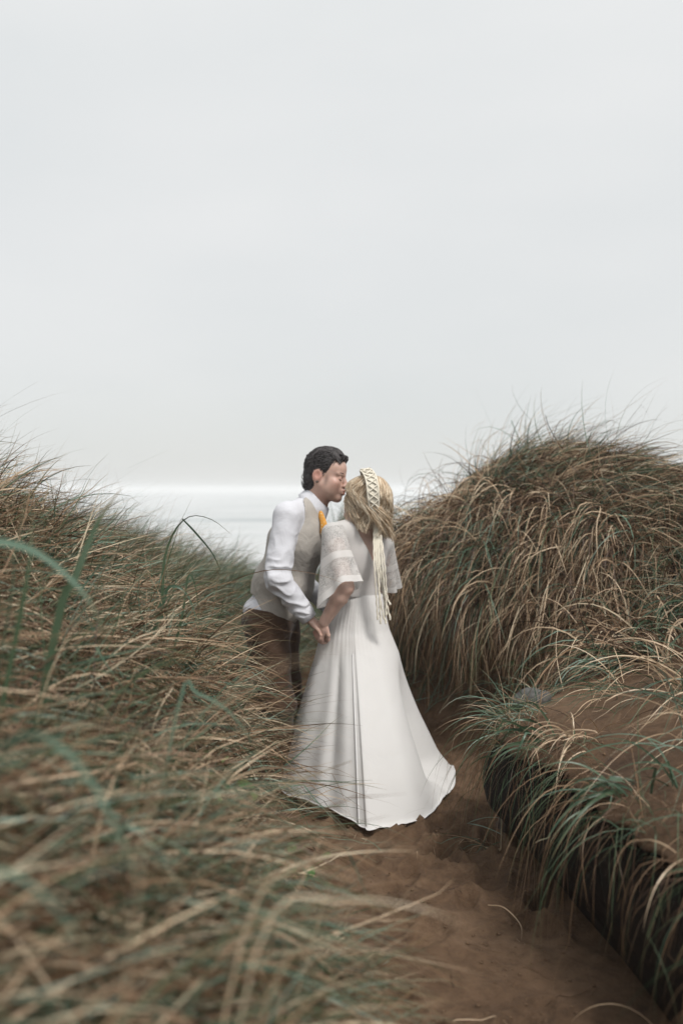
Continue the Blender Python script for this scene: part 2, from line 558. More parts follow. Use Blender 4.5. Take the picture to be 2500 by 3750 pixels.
        for _ in range(relax):           # light Laplacian smoothing
            acc = np.zeros_like(V); num = np.zeros(len(V))
            for i in range(4):
                for j in ((i + 1) % 4, (i + 3) % 4):
                    acc += np.stack([np.bincount(Q[:, i], V[Q[:, j], d], len(V)) for d in range(3)], -1)
                    num += np.bincount(Q[:, i], minlength=len(V))
            V = 0.5 * V + 0.5 * acc / np.maximum(num, 1)[:, None]
        return V, Q

def noise3(P, sc_, seed=0):
    x, y, z = P[..., 0] * sc_, P[..., 1] * sc_, P[..., 2] * sc_
    return noise2(x + 0.37 * z, y - 0.61 * z, seed) * 0.6 + noise2(z + 0.2 * x, x * .7 - y * .7, seed + 5) * 0.6

def frame(fwd, up):
    f = np.asarray(fwd, float); f /= np.linalg.norm(f)
    u = np.asarray(up, float); u = u - f * (u @ f); u /= np.linalg.norm(u)
    l = np.cross(u, f)
    return np.stack([f, l, u], 1)      # columns: forward, left, up

def head(v, c, M, s, man):
    W = lambda x, y, z: c + s * (M @ np.array([x, y, z]))
    E = lambda p, r, k, mode='add': v.ell(W(*p), np.array(r) * s, M, k, mode)
    C = lambda a, b, ra, rb, k, mode='add': v.cap(W(*a), W(*b), ra * s, rb * s, k, mode)
    E((-0.014, 0, 0.036), (0.098, 0.077, 0.090), 0.01)
    E((-0.035, 0, 0.005), (0.07, 0.068, 0.07), 0.03)
    E((0.028, 0, -0.035), (0.064, 0.060, 0.085), 0.03)
    E((0.052, 0, 0.045), (0.042, 0.056, 0.045), 0.03)               # forehead
    for q in (-1, 1):
        C((-0.005, q * 0.054, -0.055), (0.062, q * 0.018, -0.106), 0.021, 0.018, 0.025)  # jaw
        C((0.087, q * 0.010, 0.016), (0.069, q * 0.048, 0.016), 0.010, 0.009, 0.012)     # brow ridge
        E((0.060, q * 0.046, -0.032), (0.022, 0.02, 0.018), 0.02)                         # cheekbone
        E((0.101, q * 0.031, -0.005), (0.018, 0.016, 0.011), 0.012, 'sub')                # eye socket
        E((0.074, q * 0.031, -0.006), (0.0145, 0.0155, 0.0125), 0.004)                    # closed lid
        E((0.040, q * 0.038, -0.062), (0.036, 0.026, 0.040), 0.03)                         # cheek
        E((-0.030, q * 0.078, -0.012), (0.026, 0.011, 0.036), 0.006)                      # ear
        E((-0.025, q * 0.089, -0.008), (0.014, 0.007, 0.019), 0.004, 'sub')
        E((0.103, q * 0.0125, -0.041), (0.012, 0.009, 0.009), 0.005)                      # nostril wing
    C((0.090, 0, 0.008), (0.112, 0, -0.034), 0.0085, 0.0125, 0.010)                       # nose
    E((0.116, 0, -0.037), (0.011, 0.012, 0.010), 0.006)
    E((0.088, 0, -0.070), (0.019, 0.026, 0.020), 0.015)                                   # mouth barrel
    C((0.107, -0.012, -0.063), (0.107, 0.012, -0.063), 0.0075, 0.0075, 0.004)             # pursed lips
    C((0.104, -0.011, -0.078), (0.104, 0.011, -0.078), 0.0085, 0.0085, 0.004)
    E((0.081, 0, -0.108), (0.021, 0.024, 0.020), 0.02)                                    # chin
    return W

def hand(v, wrist, M, s, side, curl, spread=0.0, k=0.004):
    """M columns: along the fingers, towards the thumb, out of the back of the hand"""
    W = lambda x, y, z: np.asarray(wrist) + s * (M @ np.array([x, y, z]))
    v.cap(W(-0.01, 0, 0), W(0.03, 0.0, 0), 0.024 * s, 0.026 * s, 0.012, flat=(M[:, 2], 1.5))
    v.cap(W(0.03, 0.022, 0), W(0.082, 0.026, 0), 0.016 * s, 0.013 * s, 0.012, flat=(M[:, 2], 1.15))
    v.cap(W(0.03, -0.018, 0), W(0.074, -0.026, -0.002), 0.017 * s, 0.012 * s, 0.014, flat=(M[:, 2], 1.15))
    v.cap(W(0.03, 0.0, 0), W(0.082, 0.0, 0.002), 0.018 * s, 0.014 * s, 0.014, flat=(M[:, 2], 1.15))
    for i, (y, ln) in enumerate(((0.030, 0.070), (0.010, 0.078), (-0.010, 0.073), (-0.029, 0.058))):
        x, z, a = 0.082 - 0.004 * abs(i - 1), 0.0, 0.0
        p = [(x, y, z)]
        for j, f in enumerate((0.45, 0.32, 0.23)):
            a += curl * (0.9, 1.1, 0.8)[j]
            x, z = p[-1][0] + ln * f * math.cos(a), p[-1][2] - ln * f * math.sin(a)
            p.append((x, y * (1 + spread * (j + 1)), z))
        v.chain([W(*q) for q in p], [0.0095 * s, 0.0088 * s, 0.008 * s, 0.0065 * s], k)
    v.chain([W(0.015, 0.026, -0.006), W(0.045, 0.048, -0.016), W(0.070, 0.052, -0.026), W(0.09, 0.046, -0.034)],
            [0.014 * s, 0.0115 * s, 0.0095 * s, 0.0075 * s], 0.006)

def skin_material(name, base, red):
    m, t, b = new_mat(name)
    c = nd(t, 'ShaderNodeTexCoord')
    n = nd(t, 'ShaderNodeTexNoise', Scale=30, Detail=4)
    r = ramp(t, [(0.3, tuple(x * 0.9 for x in base)), (0.7, tuple(x * 1.07 for x in base))])
    a = nd(t, 'ShaderNodeAttribute', attribute_name='flush')
    m1 = nd(t, 'ShaderNodeMixRGB'); m1.inputs['Color2'].default_value = (*red, 1)
    st = nd(t, 'ShaderNodeAttribute', attribute_name='stubble')
    m2 = nd(t, 'ShaderNodeMixRGB'); m2.inputs['Color2'].default_value = (0.19, 0.125, 0.10, 1)
    t.links.new(c.outputs['Object'], n.inputs['Vector']); t.links.new(n.outputs['Fac'], r.inputs['Fac'])
    t.links.new(r.outputs['Color'], m1.inputs['Color1']); t.links.new(a.outputs['Fac'], m1.inputs['Fac'])
    t.links.new(m1.outputs['Color'], m2.inputs['Color1']); t.links.new(st.outputs['Fac'], m2.inputs['Fac'])
    t.links.new(m2.outputs['Color'], b.inputs['Base Color'])
    b.inputs['Roughness'].default_value = 0.48
    b.inputs['Subsurface Weight'].default_value = 0.12
    b.inputs['Subsurface Radius'].default_value = (0.01, 0.004, 0.002)
    b.inputs['Subsurface Scale'].default_value = 0.6
    return m

def near(V, pts, rad):
    d = np.min([np.linalg.norm(V - np.asarray(p), axis=1) for p in pts], 0)
    return np.clip(1 - d / rad, 0, 1)

def locks_mesh(paths, rads, tints, sides=5, flat=0.6):
    Vs, Qs, Ts, o = [], [], [], 0
    for P, r, tt in zip(paths, rads, tints):
        V, Q = tube_np(P, r, sides, flat)
        Vs.append(V); Qs.append(Q + o); o += len(V); Ts.append(np.full(len(V), tt))
    return np.concatenate(Vs), np.concatenate(Qs), np.concatenate(Ts)

def hair_material(name, stops, rough=0.42):
    m, t, b = new_mat(name)
    a = nd(t, 'ShaderNodeAttribute', attribute_name='tint')
    r = ramp(t, stops)
    t.links.new(a.outputs['Fac'], r.inputs['Fac'])
    t.links.new(r.outputs['Color'], b.inputs['Base Color'])
    c = nd(t, 'ShaderNodeTexCoord')
    n = nd(t, 'ShaderNodeTexNoise', Scale=260, Detail=3)
    bp = nd(t, 'ShaderNodeBump', Strength=0.5, Distance=0.004)
    t.links.new(c.outputs['Object'], n.inputs['Vector'])
    t.links.new(n.outputs['Fac'], bp.inputs['Height']); t.links.new(bp.outputs['Normal'], b.inputs['Normal'])
    b.inputs['Roughness'].default_value = rough
    b.inputs['Specular IOR Level'].default_value = 0.45
    return m

def cloth_material(name, col, weave=900, bump=0.25, rough=0.85, trans=0.0, folds=0.0, var=0.06, fscale=9):
    m, t, b = new_mat(name)
    c = nd(t, 'ShaderNodeTexCoord')
    n = nd(t, 'ShaderNodeTexNoise', Scale=weave, Detail=2)
    n2 = nd(t, 'ShaderNodeTexNoise', Scale=fscale, Detail=5, Distortion=0.8)
    r = ramp(t, [(0.3, tuple(x * (1 - var) for x in col)), (0.7, tuple(min(1, x * (1 + var)) for x in col))])
    mixn = nd(t, 'ShaderNodeMath', operation='MULTIPLY_ADD')
    mixn.inputs[1].default_value = 0.5
    hb = nd(t, 'ShaderNodeBump', Strength=bump, Distance=0.002)
    fb = nd(t, 'ShaderNodeBump', Strength=folds, Distance=0.03)
    for q in (n, n2):
        t.links.new(c.outputs['Object'], q.inputs['Vector'])
    hl = nd(t, 'ShaderNodeMath', operation='MULTIPLY'); hl.inputs[1].default_value = 0.5
    t.links.new(n.outputs['Fac'], hl.inputs[0])
    t.links.new(n2.outputs['Fac'], mixn.inputs[0]); t.links.new(hl.outputs[0], mixn.inputs[2])
    t.links.new(mixn.outputs[0], r.inputs['Fac'])
    t.links.new(r.outputs['Color'], b.inputs['Base Color'])
    t.links.new(n.outputs['Fac'], hb.inputs['Height'])
    t.links.new(n2.outputs['Fac'], fb.inputs['Height'])
    t.links.new(fb.outputs['Normal'], hb.inputs['Normal'])
    t.links.new(hb.outputs['Normal'], b.inputs['Normal'])
    b.inputs['Roughness'].default_value = rough
    b.inputs['Specular IOR Level'].default_value = 0.2
    b.inputs['Sheen Weight'].default_value = 0.15
    if trans:
        tr = nd(t, 'ShaderNodeBsdfTranslucent')
        tr.inputs['Color'].default_value = (*col, 1)
        ms = nd(t, 'ShaderNodeMixShader', Fac=trans)
        t.links.new(b.outputs[0], ms.inputs[1]); t.links.new(tr.outputs[0], ms.inputs[2])
        t.links.new(ms.outputs[0], t.nodes['Material Output'].inputs['Surface'])
    return m

def lace_material(name, col, scale, cover, bands=None):
    """openwork: white threads over see-through gaps"""
    m, t, b = new_mat(name)
    c = nd(t, 'ShaderNodeTexCoord')
    vz = nd(t, 'ShaderNodeTexVoronoi', feature='DISTANCE_TO_EDGE', Scale=scale)
    n = nd(t, 'ShaderNodeTexNoise', Scale=scale * 0.33, Detail=3)
    t.links.new(c.outputs['Object'], vz.inputs['Vector']); t.links.new(c.outputs['Object'], n.inputs['Vector'])
    hole = ramp(t, [(0.06, (0.75, 0.75, 0.75)), (0.2, (0, 0, 0))])
    t.links.new(vz.outputs['Distance'], hole.inputs['Fac'])
    sol = ramp(t, [(cover - 0.14, (0.12, 0.12, 0.12)), (cover + 0.16, (0.8, 0.8, 0.8))])
    t.links.new(n.outputs['Fac'], sol.inputs['Fac'])
    mx_ = nd(t, 'ShaderNodeMath', operation='MAXIMUM')
    t.links.new(hole.outputs['Color'], mx_.inputs[0]); t.links.new(sol.outputs['Color'], mx_.inputs[1])
    fin = mx_
    if bands:
        ba = nd(t, 'ShaderNodeAttribute', attribute_name='band')
        m2 = nd(t, 'ShaderNodeMath', operation='MAXIMUM')
        t.links.new(mx_.outputs[0], m2.inputs[0]); t.links.new(ba.outputs['Fac'], m2.inputs[1])
        fin = m2
    tp = nd(t, 'ShaderNodeBsdfTransparent')
    ms = nd(t, 'ShaderNodeMixShader')
    lo = nd(t, 'ShaderNodeMapRange'); lo.inputs['To Min'].default_value = 0.28; lo.inputs['To Max'].default_value = 1.0
    t.links.new(fin.outputs[0], lo.inputs['Value'])
    t.links.new(lo.outputs['Result'], ms.inputs['Fac'])
    tl_ = nd(t, 'ShaderNodeBsdfTranslucent'); tl_.inputs['Color'].default_value = (*col, 1)
    m3 = nd(t, 'ShaderNodeMixShader', Fac=0.35)
    t.links.new(b.outputs[0], m3.inputs[1]); t.links.new(tl_.outputs[0], m3.inputs[2])
    t.links.new(tp.outputs[0], ms.inputs[1]); t.links.new(m3.outputs[0], ms.inputs[2])
    t.links.new(ms.outputs[0], t.nodes['Material Output'].inputs['Surface'])
    b.inputs['Base Color'].default_value = (*col, 1)
    b.inputs['Roughness'].default_value = 0.85
    bp = nd(t, 'ShaderNodeBump', Strength=0.5, Distance=0.004)
    t.links.new(fin.outputs[0], bp.inputs['Height']); t.links.new(bp.outputs['Normal'], b.inputs['Normal'])
    return m

M_SKIN_M = skin_material('skin_fair_ruddy', (0.57, 0.37, 0.295), (0.50, 0.185, 0.14))
M_SKIN_W = skin_material('skin_fair', (0.60, 0.40, 0.325), (0.56, 0.22, 0.17))
M_SHIRT = cloth_material('shirt_cotton', (0.66, 0.66, 0.695), 700, 0.15, 0.8, folds=0.28, fscale=11)
M_VEST = cloth_material('vest_linen', (0.44, 0.405, 0.365), 420, 0.35, 0.9, folds=0.4, var=0.12, fscale=12)
M_TROUSER = cloth_material('trouser_wool', (0.078, 0.045, 0.028), 500, 0.4, 0.9, folds=0.5, var=0.2)
M_SKIRT = cloth_material('skirt_crepe', (0.87, 0.85, 0.825), 800, 0.06, 0.75, trans=0.25, folds=0.12, var=0.015)
M_HEM = cloth_material('hem_roll', (0.78, 0.77, 0.76), 800, 0.1, 0.75, var=0.02)
M_LACE = lace_material('lace', (0.85, 0.83, 0.805), 120, 0.52, bands=True)
M_LACE_S = lace_material('lace_dense', (0.85, 0.83, 0.805), 150, 0.44, bands=True)
M_MACRAME = cloth_material('macrame_cotton', (0.78, 0.72, 0.60), 300, 0.6, 0.9, var=0.08)
M_SHOE = plain('shoe_leather', (0.05, 0.03, 0.02), 0.4)
M_DARK = plain('dark_hair_line', (0.035, 0.022, 0.018), 0.6)
M_STUD = plain('earring_stud', (0.03, 0.06, 0.05), 0.2, spec=0.6)
M_HAIR_M = hair_material('black_hair', [(0, (0.012, 0.010, 0.010)), (1, (0.085, 0.075, 0.075))])
M_HAIR_W = hair_material('blonde_hair', [(0, (0.16, 0.09, 0.05)), (0.3, (0.36, 0.235, 0.135)), (0.65, (0.64, 0.48, 0.32)), (1, (0.86, 0.74, 0.57))], 0.45)

def tie_material():
    m, t, b = new_mat('tie_mustard_dotted')
    c = nd(t, 'ShaderNodeTexCoord')
    vz = nd(t, 'ShaderNodeTexVoronoi', Scale=70, Randomness=0.35)
    r = ramp(t, [(0.22, (0.82, 0.62, 0.36)), (0.32, (0.70, 0.32, 0.045))])
    t.links.new(c.outputs['Object'], vz.inputs['Vector']); t.links.new(vz.outputs['Distance'], r.inputs['Fac'])
    t.links.new(r.outputs['Color'], b.inputs['Base Color'])
    b.inputs['Roughness'].default_value = 0.7
    return m
M_TIE = tie_material()

# ================================================================== the man
GZ_M = float(z_low(np.array([-0.33]), np.array([5.05]))[0])
MAN = empty('person', (-0.33, 5.05, GZ_M), 'dark haired man in beige vest and white shirt leaning in to kiss', 'person', 'kissing couple')
mh = at(1196, 1741, 5.03)
MH = frame((0.95, -0.24, -0.17), (0.20, 0.04, 0.98))
sh_r, sh_l = at(1052, 1888, 4.89), at(1128, 1880, 5.22)
el_r, wr_r = at(1014, 2118, 4.80), at(1128, 2262, 4.82)
el_l, wr_l = at(1085, 2120, 5.30), at(1225, 2230, 5.25)
pel = at(984, 2255, 5.05)
nb = at(1128, 1868, 5.05)
LEAN = frame((0.95, -0.12, -0.32), nb - pel)
chest = at(1088, 1985, 5.05); belly = at(1036, 2140, 5.05)
hipn, hipf = at(975, 2290, 4.96), at(1015, 2290, 5.14)
knn, knf = at(1012, 2580, 4.95), at(1045, 2570, 5.16)
ann, anf = np.array([-0.32, 4.96, GZ_M + 0.09]), np.array([-0.26, 5.18, GZ_M + 0.09])

v = Vol((-0.62, 4.60, GZ_M - 0.02), (0.20, 5.45, 1.75), 0.004)
WM = head(v, mh, MH, 0.97, True)
v.cap(at(1150, 1862, 5.06), mh + 0.97 * MH @ np.array([-0.025, 0, -0.05]), 0.066, 0.060, 0.03)
v.ell(chest, (0.115, 0.165, 0.19), LEAN, 0.04)
v.ell(belly, (0.118, 0.15, 0.17), LEAN, 0.05)
v.ell(pel, (0.115, 0.155, 0.13), None, 0.05)
v.cap(sh_r, nb, 0.05, 0.06, 0.04); v.cap(sh_l, nb, 0.05, 0.06, 0.04)
v.chain([sh_r, el_r, wr_r], [0.050, 0.040, 0.029], 0.02)
v.chain([sh_l, el_l, wr_l], [0.050, 0.040, 0.029], 0.02)
v.chain([hipn, knn, ann], [0.085, 0.058, 0.042], 0.03)
v.chain([hipf, knf, anf], [0.085, 0.058, 0.042], 0.03)
# right hand: held by hers, fingers pointing down to the right
hd = at(1200, 2325, 4.79) - wr_r
hand(v, wr_r + 0.01 * hd / np.linalg.norm(hd), frame(hd, (0.25, -0.2, 0.9)) @ np.diag([1, 1, 1.0]), 0.98, 1, 0.55)
hand(v, wr_l, frame((0.8, -0.1, -0.5), (0.3, 0.4, 0.8)), 0.98, 1, 0.5)
V, Q = v.mesh(1)
lips = [WM(0.110, 0, -0.063), WM(0.107, 0, -0.078)]
ears = [WM(-0.03, q * 0.085, -0.012) for q in (-1, 1)]
flush = np.maximum.reduce([0.95 * S(near(V, lips, 0.022) * 2), 0.5 * S(near(V, ears, 0.042) * 1.6), 0.5 * near(V, [WM(0.118, 0, -0.04)], 0.035),
                           0.3 * near(V, [WM(0.07, q * 0.05, -0.04) for q in (-1, 1)], 0.05), 0.45 * near(V, [wr_r + hd * 0.9], 0.06), 0.25 * near(V, [WM(-0.01, 0, -0.15)], 0.1)])
loc = (V - mh) @ MH / 0.97
stub = 0.24 * S((-0.045 - loc[:, 2]) / 0.03) * S((loc[:, 0] + 0.0) / 0.03) * (1 - S(near(V, lips, 0.02) * 2)) * (loc[:, 2] > -0.16)
stub = np.maximum(stub, 0.55 * np.exp(-((loc[:, 2] + 0.053) / 0.008) ** 2 - (loc[:, 1] / 0.024) ** 2) * (loc[:, 0] > 0.07))
stub = np.maximum(stub, 0.8 * np.exp(-((loc[:, 2] + 0.03) / 0.028) ** 2 - ((loc[:, 0] - 0.02) / 0.011) ** 2) * (abs(loc[:, 1]) > 0.045))
obj_np('body', V, Q, M_SKIN_M, MAN, attrs={'flush': flush, 'stubble': stub})

# hair: close cap, swept back, longer on top with a loose curl over the forehead
v = Vol(mh - 0.2, mh + 0.2, 0.004)
v.ell(WM(-0.018, 0, 0.044), np.array((0.105, 0.085, 0.095)) * 0.97, MH, 0.01, noise=lambda P, t: 0.005 * noise3(P, 30, 6))
v.ell(WM(-0.055, 0, -0.025), np.array((0.062, 0.074, 0.085)) * 0.97, MH, 0.02)
v.ell(WM(0.015, 0, 0.098), np.array((0.066, 0.058, 0.030)) * 0.97, MH, 0.02, noise=lambda P, t: 0.007 * noise3(P, 40, 7))
def hairline(P):
    q = (P - mh) @ MH / 0.97
    x, y, z = q[..., 0], np.abs(q[..., 1]), q[..., 2]
    front = x - (0.056 + 0.30 * (z - 0.075)) + 0.5 * np.maximum(0, y - 0.030) - 0.25 * np.maximum(0, y - 0.06)
    ear = np.minimum(0.034 - np.sqrt(((x + 0.028) / 0.9) ** 2 + ((z + 0.014)) ** 2), 0.03)       # gap round the ear
    side = np.where(z < 0.03, x - (-0.022 + 0.040 * S((z + 0.05) / 0.05) ), -1)
    low = -0.098 - z
    return np.maximum.reduce([front, side, low, np.where(z < 0.02, ear, -1)]) * 0.97
v.cut(hairline)
V, Q = v.mesh(2)
rng = np.random.RandomState(3)
paths, rads, tn = [(V, Q, 0.25 + 0 * V[:, 0])], [], []
LP, LR, LT = [], [], []
for k in range(330):
    a = rng.uniform(-1.25, 1.25); e = rng.uniform(-0.2, 1.0)
    x0 = 0.078 - 0.03 * rng.uniform() if k % 3 == 0 else rng.uniform(-0.05, 0.07)
    y0 = 0.06 * math.sin(a)
    n_ = 7; t_ = np.linspace(0, 1, n_)
    ln = rng.uniform(0.03, 0.07)
    xs = x0 - ln * t_ * (1 - 0.1 * rng.uniform()); ys = y0 * (1 + 0.25 * t_) + 0.004 * np.sin(t_ * 6 + k)
    zr = np.sqrt(np.clip(1 - ((xs + 0.018) / 0.112) ** 2 - (ys / 0.088) ** 2, 0.03, 1)) * 0.100 + 0.044
    zs = zr + 0.006 * np.sin(np.pi * t_) * rng.uniform(0.2, 1.0) + 0.010 * np.exp(-((xs - 0.05) / 0.05) ** 2)
    LP.append(np.array([WM(*q) for q in zip(xs, ys, zs)])); LR.append(np.linspace(0.0035, 0.0012, n_)); LT.append(rng.uniform(0.1, 1))
for k in range(46):                    # curls falling over the forehead
    y0 = rng.uniform(-0.045, 0.05); t_ = np.linspace(0, 1, 12)
    rr = rng.uniform(0.008, 0.02); ph = rng.uniform(0.5, 1.5)
    xs = 0.058 + 0.022 * np.sin(t_ * 2.6) + rr * 0.5 * np.sin(t_ * 7 * ph); zs = 0.112 + 0.008 * np.sin(t_ * 3) - 0.052 * t_ ** 1.6 * rng.uniform(0.2, 1.0) + rr * 0.3 * np.cos(t_ * 7 * ph)
    ys = y0 - 0.012 * t_ + 0.006 * np.sin(t_ * 8 + k)
    LP.append(np.array([WM(*q) for q in zip(xs, ys, zs)])); LR.append(np.linspace(0.0042, 0.0012, 12)); LT.append(rng.uniform(0.1, 1))
for k in range(170):                   # nape and sides
    q = rng.choice([-1, 1]); a = rng.uniform(0.0, 1.0)
    th = -0.25 - 1.3 * a
    t_ = np.linspace(0, 1, 7)
    zs = rng.uniform(0.0, 0.09) - rng.uniform(0.04, 0.07) * t_
    zs = np.maximum(zs, -0.105 if a > 0.5 else -0.01)
    r_ = 0.985 - 0.16 * S((-zs) / 0.1)
    xs = -0.018 - 0.107 * np.sin(-th) * r_; ys = q * 0.087 * np.cos(th) * r_
    LP.append(np.array([WM(*p) for p in zip(xs, ys, zs)])); LR.append(np.linspace(0.003, 0.0014, 7)); LT.append(rng.uniform(0, 0.8))
hl_ = (V - mh) @ MH / 0.97
for k in rng.randint(0, len(V), 2100):
    p = hl_[k]
    nrm_ = (p - np.array([-0.018, 0, 0.03])) / np.array([0.105, 0.085, 0.095]) ** 2; nrm_ /= np.linalg.norm(nrm_)
    fl = np.array([-0.75, 0.12 * np.sign(p[1]), -0.35 - 0.5 * S((0.06 - p[2]) / 0.08)]) + rng.normal(size=3) * 0.17
    if p[0] > 0.045 and p[2] > 0.08: fl = rng.normal(size=3) * 0.8 + np.array([0.3, 0, 0.2])
    fl -= nrm_ * (fl @ nrm_); fl /= np.linalg.norm(fl)
    t_ = np.linspace(0, 1, 6)[:, None]
    ln = rng.uniform(0.018, 0.04)
    q_ = p + fl * ln * t_ + nrm_ * (0.004 * np.sin(np.pi * t_) * rng.uniform(0.2, 1.8) - 0.25 * ln * t_ ** 2 + 0.0006)
    LP.append(np.array([WM(*z_) for z_ in q_])); LR.append(np.linspace(0.0017, 0.0006, 6)); LT.append(rng.uniform(0, 1))
V2, Q2, T2 = locks_mesh(LP, LR, LT, 4)
obj_np('hair', np.concatenate([V, V2]), np.concatenate([Q, Q2 + len(V)]), M_HAIR_M, MAN, attrs={'tint': np.concatenate([0.25 + 0 * V[:, 0], T2])})
for q in (-1, 1):
    e = obj_np('eyebrow', *tube_np([WM(*p) for p in ((0.094, q * 0.014, 0.017), (0.091, q * 0.028, 0.023), (0.081, q * 0.045, 0.023), (0.066, q * 0.060, 0.012))], [0.0024, 0.0036, 0.0032, 0.0012], 6), M_DARK, MAN)
    e = obj_np('eyelashes', *tube_np([WM(*p) for p in ((0.085, q * 0.019, -0.012), (0.0885, q * 0.030, -0.0155), (0.080, q * 0.046, -0.011))], [0.0010, 0.0017, 0.0014], 5), M_DARK, MAN)
obj_np('earring', *tube_np([WM(-0.020, -0.086, -0.045), WM(-0.020, -0.090, -0.045), WM(-0.020, -0.093, -0.045)], [0.005, 0.006, 0.002], 8), M_STUD, MAN)

fold = lambda amp, s_, sd: (lambda P, t: amp * noise3(P, s_, sd))
# shirt
v = Vol((-0.62, 4.60, 0.70), (0.10, 5.50, 1.56), 0.0045)
sleeve = lambda P, t: (0.034 * np.abs(noise3(P * np.float32([1, 1, 1.5]), 20, 3)) - 0.006 + 0.014 * noise3(P, 9, 4)) * (0.15 + 0.85 * S((1.33 - P[..., 2]) / 0.2))
v.ell(chest, (0.130, 0.178, 0.20), LEAN, 0.04)
v.ell(belly, (0.134, 0.162, 0.17), LEAN, 0.05)
v.ell(pel + np.array([0, 0, 0.03]), (0.130, 0.165, 0.085), None, 0.05)
v.cap(sh_r, nb, 0.062, 0.070, 0.04); v.cap(sh_l, nb, 0.062, 0.070, 0.04)
v.cap(sh_r, el_r, 0.068, 0.060, 0.025, noise=sleeve)
mid = wr_r + 0.16 * (el_r - wr_r)
v.cap(el_r, mid, 0.059, 0.046, 0.02, noise=sleeve)
v.cap(sh_l, el_l, 0.070, 0.064, 0.025, noise=sleeve); v.cap(el_l, wr_l, 0.06, 0.042, 0.02, noise=sleeve)
v.cap(at(1158, 1858, 5.06), mh + MH @ np.array([-0.025, 0, -0.04]), 0.064, 0.050, 0.0, mode='sub')
V, Q = v.mesh(1)
SHIRT = obj_np('shirt', V, Q, M_SHIRT, MAN)
# cuff: a turned tube
ax = (wr_r - el_r) / np.linalg.norm(wr_r - el_r)
cu = wr_r + ax * -0.058
V, Q = join_np([tube_np([cu, cu + ax * 0.001, cu + ax * 0.064, cu + ax * 0.066, cu + ax * 0.06, cu + ax * 0.01], [0.030, 0.0455, 0.0425, 0.041, 0.0385, 0.04], 26)])
obj_np('cuff', V, Q, M_SHIRT, SHIRT, rel=world_loc(MAN))
bt = cu + ax * 0.035 + np.array([0.012, -0.040, 0.006])
obj_np('cuff_button', *tube_np([bt, bt + np.array([0, -0.004, 0]), bt + np.array([0, -0.005, 0])], [0.005, 0.005, 0.001], 8), M_HEM, SHIRT, rel=world_loc(MAN))
# collar: stand and fold with two points
cc = at(1146, 1842, 5.05); CN = frame((0.82, -0.15, -0.55), (0.56, -0.02, 0.83))
aa = np.linspace(-np.pi * 0.95, np.pi * 0.95, 60)
prof = []
for s_, (rr, zz) in enumerate(((0.070, -0.018), (0.071, 0.038), (0.075, 0.044), (0.081, 0.038), (0.094, 0.002), (0.103, -0.026), (0.100, -0.028), (0.088, 0.0))):
    pt = np.exp(-((np.abs(aa) - 0.50) / 0.42) ** 2)              # collar points drop in front
    gap = S((np.abs(aa) - 0.10) / 0.25)
    z_ = zz + (-0.050 * pt * max(0, (s_ - 3)) / 3 if s_ < 7 else -0.05 * pt)
    z_ = z_ - 0.02 * np.cos(aa) + 0 * gap
    r_ = rr + 0.012 * np.cos(aa)
    prof.append(np.stack([r_ * np.cos(aa), r_ * np.sin(aa), z_ * 1.0], -1))
Vc = 0.93 * np.array(prof) @ CN.T + cc
obj_np('collar', Vc.reshape(-1, 3), grid_faces(8, 60), M_SHIRT, SHIRT, rel=world_loc(MAN))
# vest
v = Vol((-0.62, 4.72, 0.70), (0.06, 5.40, 1.52), 0.0045)
cr_ = lambda P, t: 0.010 * noise3(P, 12, 13) + 0.010 * np.abs(noise3(P, 16, 5))
v.ell(chest, (0.152, 0.186, 0.205), LEAN, 0.04, noise=cr_)
v.ell(belly, (0.158, 0.172, 0.18), LEAN, 0.05, noise=cr_)
v.ell(pel + np.array([0.01, 0, 0.02]), (0.140, 0.172, 0.11), None, 0.05, noise=cr_)
v.cap(sh_r * 0.6 + nb * 0.4, nb, 0.072, 0.082, 0.03); v.cap(sh_l * 0.6 + nb * 0.4, nb, 0.072, 0.082, 0.03)
def vest_cut(P):
    q = (P - pel) @ LEAN
    f, l, u = q[..., 0], q[..., 1], q[..., 2]
    qc = (P - nb) @ LEAN
    arm_r = 0.090 - np.linalg.norm((P - sh_r)[..., [0, 2]] * np.array([1.1, 0.72]) - np.array([0.004, 0.01]), axis=-1) + 0.35 * np.maximum(0, (P[..., 1] - sh_r[1] - 0.06))
    arm_l = 0.095 - np.linalg.norm(P - sh_l, axis=-1)
    hem = -u + 0.035 + 0.05 * S(-f / 0.1) - 0.15 * S((f + 0.02) / 0.16)
    neck = 0.078 - np.linalg.norm((P - cc) - ((P - cc) @ CN[:, 2])[..., None] * CN[:, 2], axis=-1) 
    vee = np.where(f > 0.0, (0.036 + 0.30 * (qc[..., 2] + 0.02)) - np.abs(l - 0.0), -1)
    vee = np.where(qc[..., 2] > -0.19, vee, -1)
    neck = np.where(qc[..., 2] > -0.08, neck, -1)
    return np.maximum.reduce([arm_r, arm_l, hem, neck, vee])
v.cut(vest_cut)
V, Q = v.mesh(1)
VEST = obj_np('vest', V, Q, M_VEST, MAN)
for k in range(4):
    p = at(1168 - 9 * k, 2030 + 62 * k, 4.99)
    p = pel + LEAN @ np.array([0.152, -0.02, 0.30 - 0.085 * k])
    obj_np('vest_button', *tube_np([p, p + LEAN[:, 0] * 0.006, p + LEAN[:, 0] * 0.008], [0.008, 0.008, 0.001], 10), M_DARK, VEST, rel=world_loc(MAN))
# tie
tp = [at(1170, 1876, 4.975), at(1181, 1905, 4.94), at(1187, 1940, 4.925), at(1182, 1975, 4.97), at(1165, 2010, 5.02)]
tl = smoothline(tp, 14)
Vt, Qt = tube_np(tl, np.interp(np.linspace(0, 1, 14), [0, 0.12, 0.2, 1], [0.014, 0.020, 0.017, 0.030]), 10, 0.4)
TIE = obj_np('necktie', Vt, Qt, M_TIE, MAN)
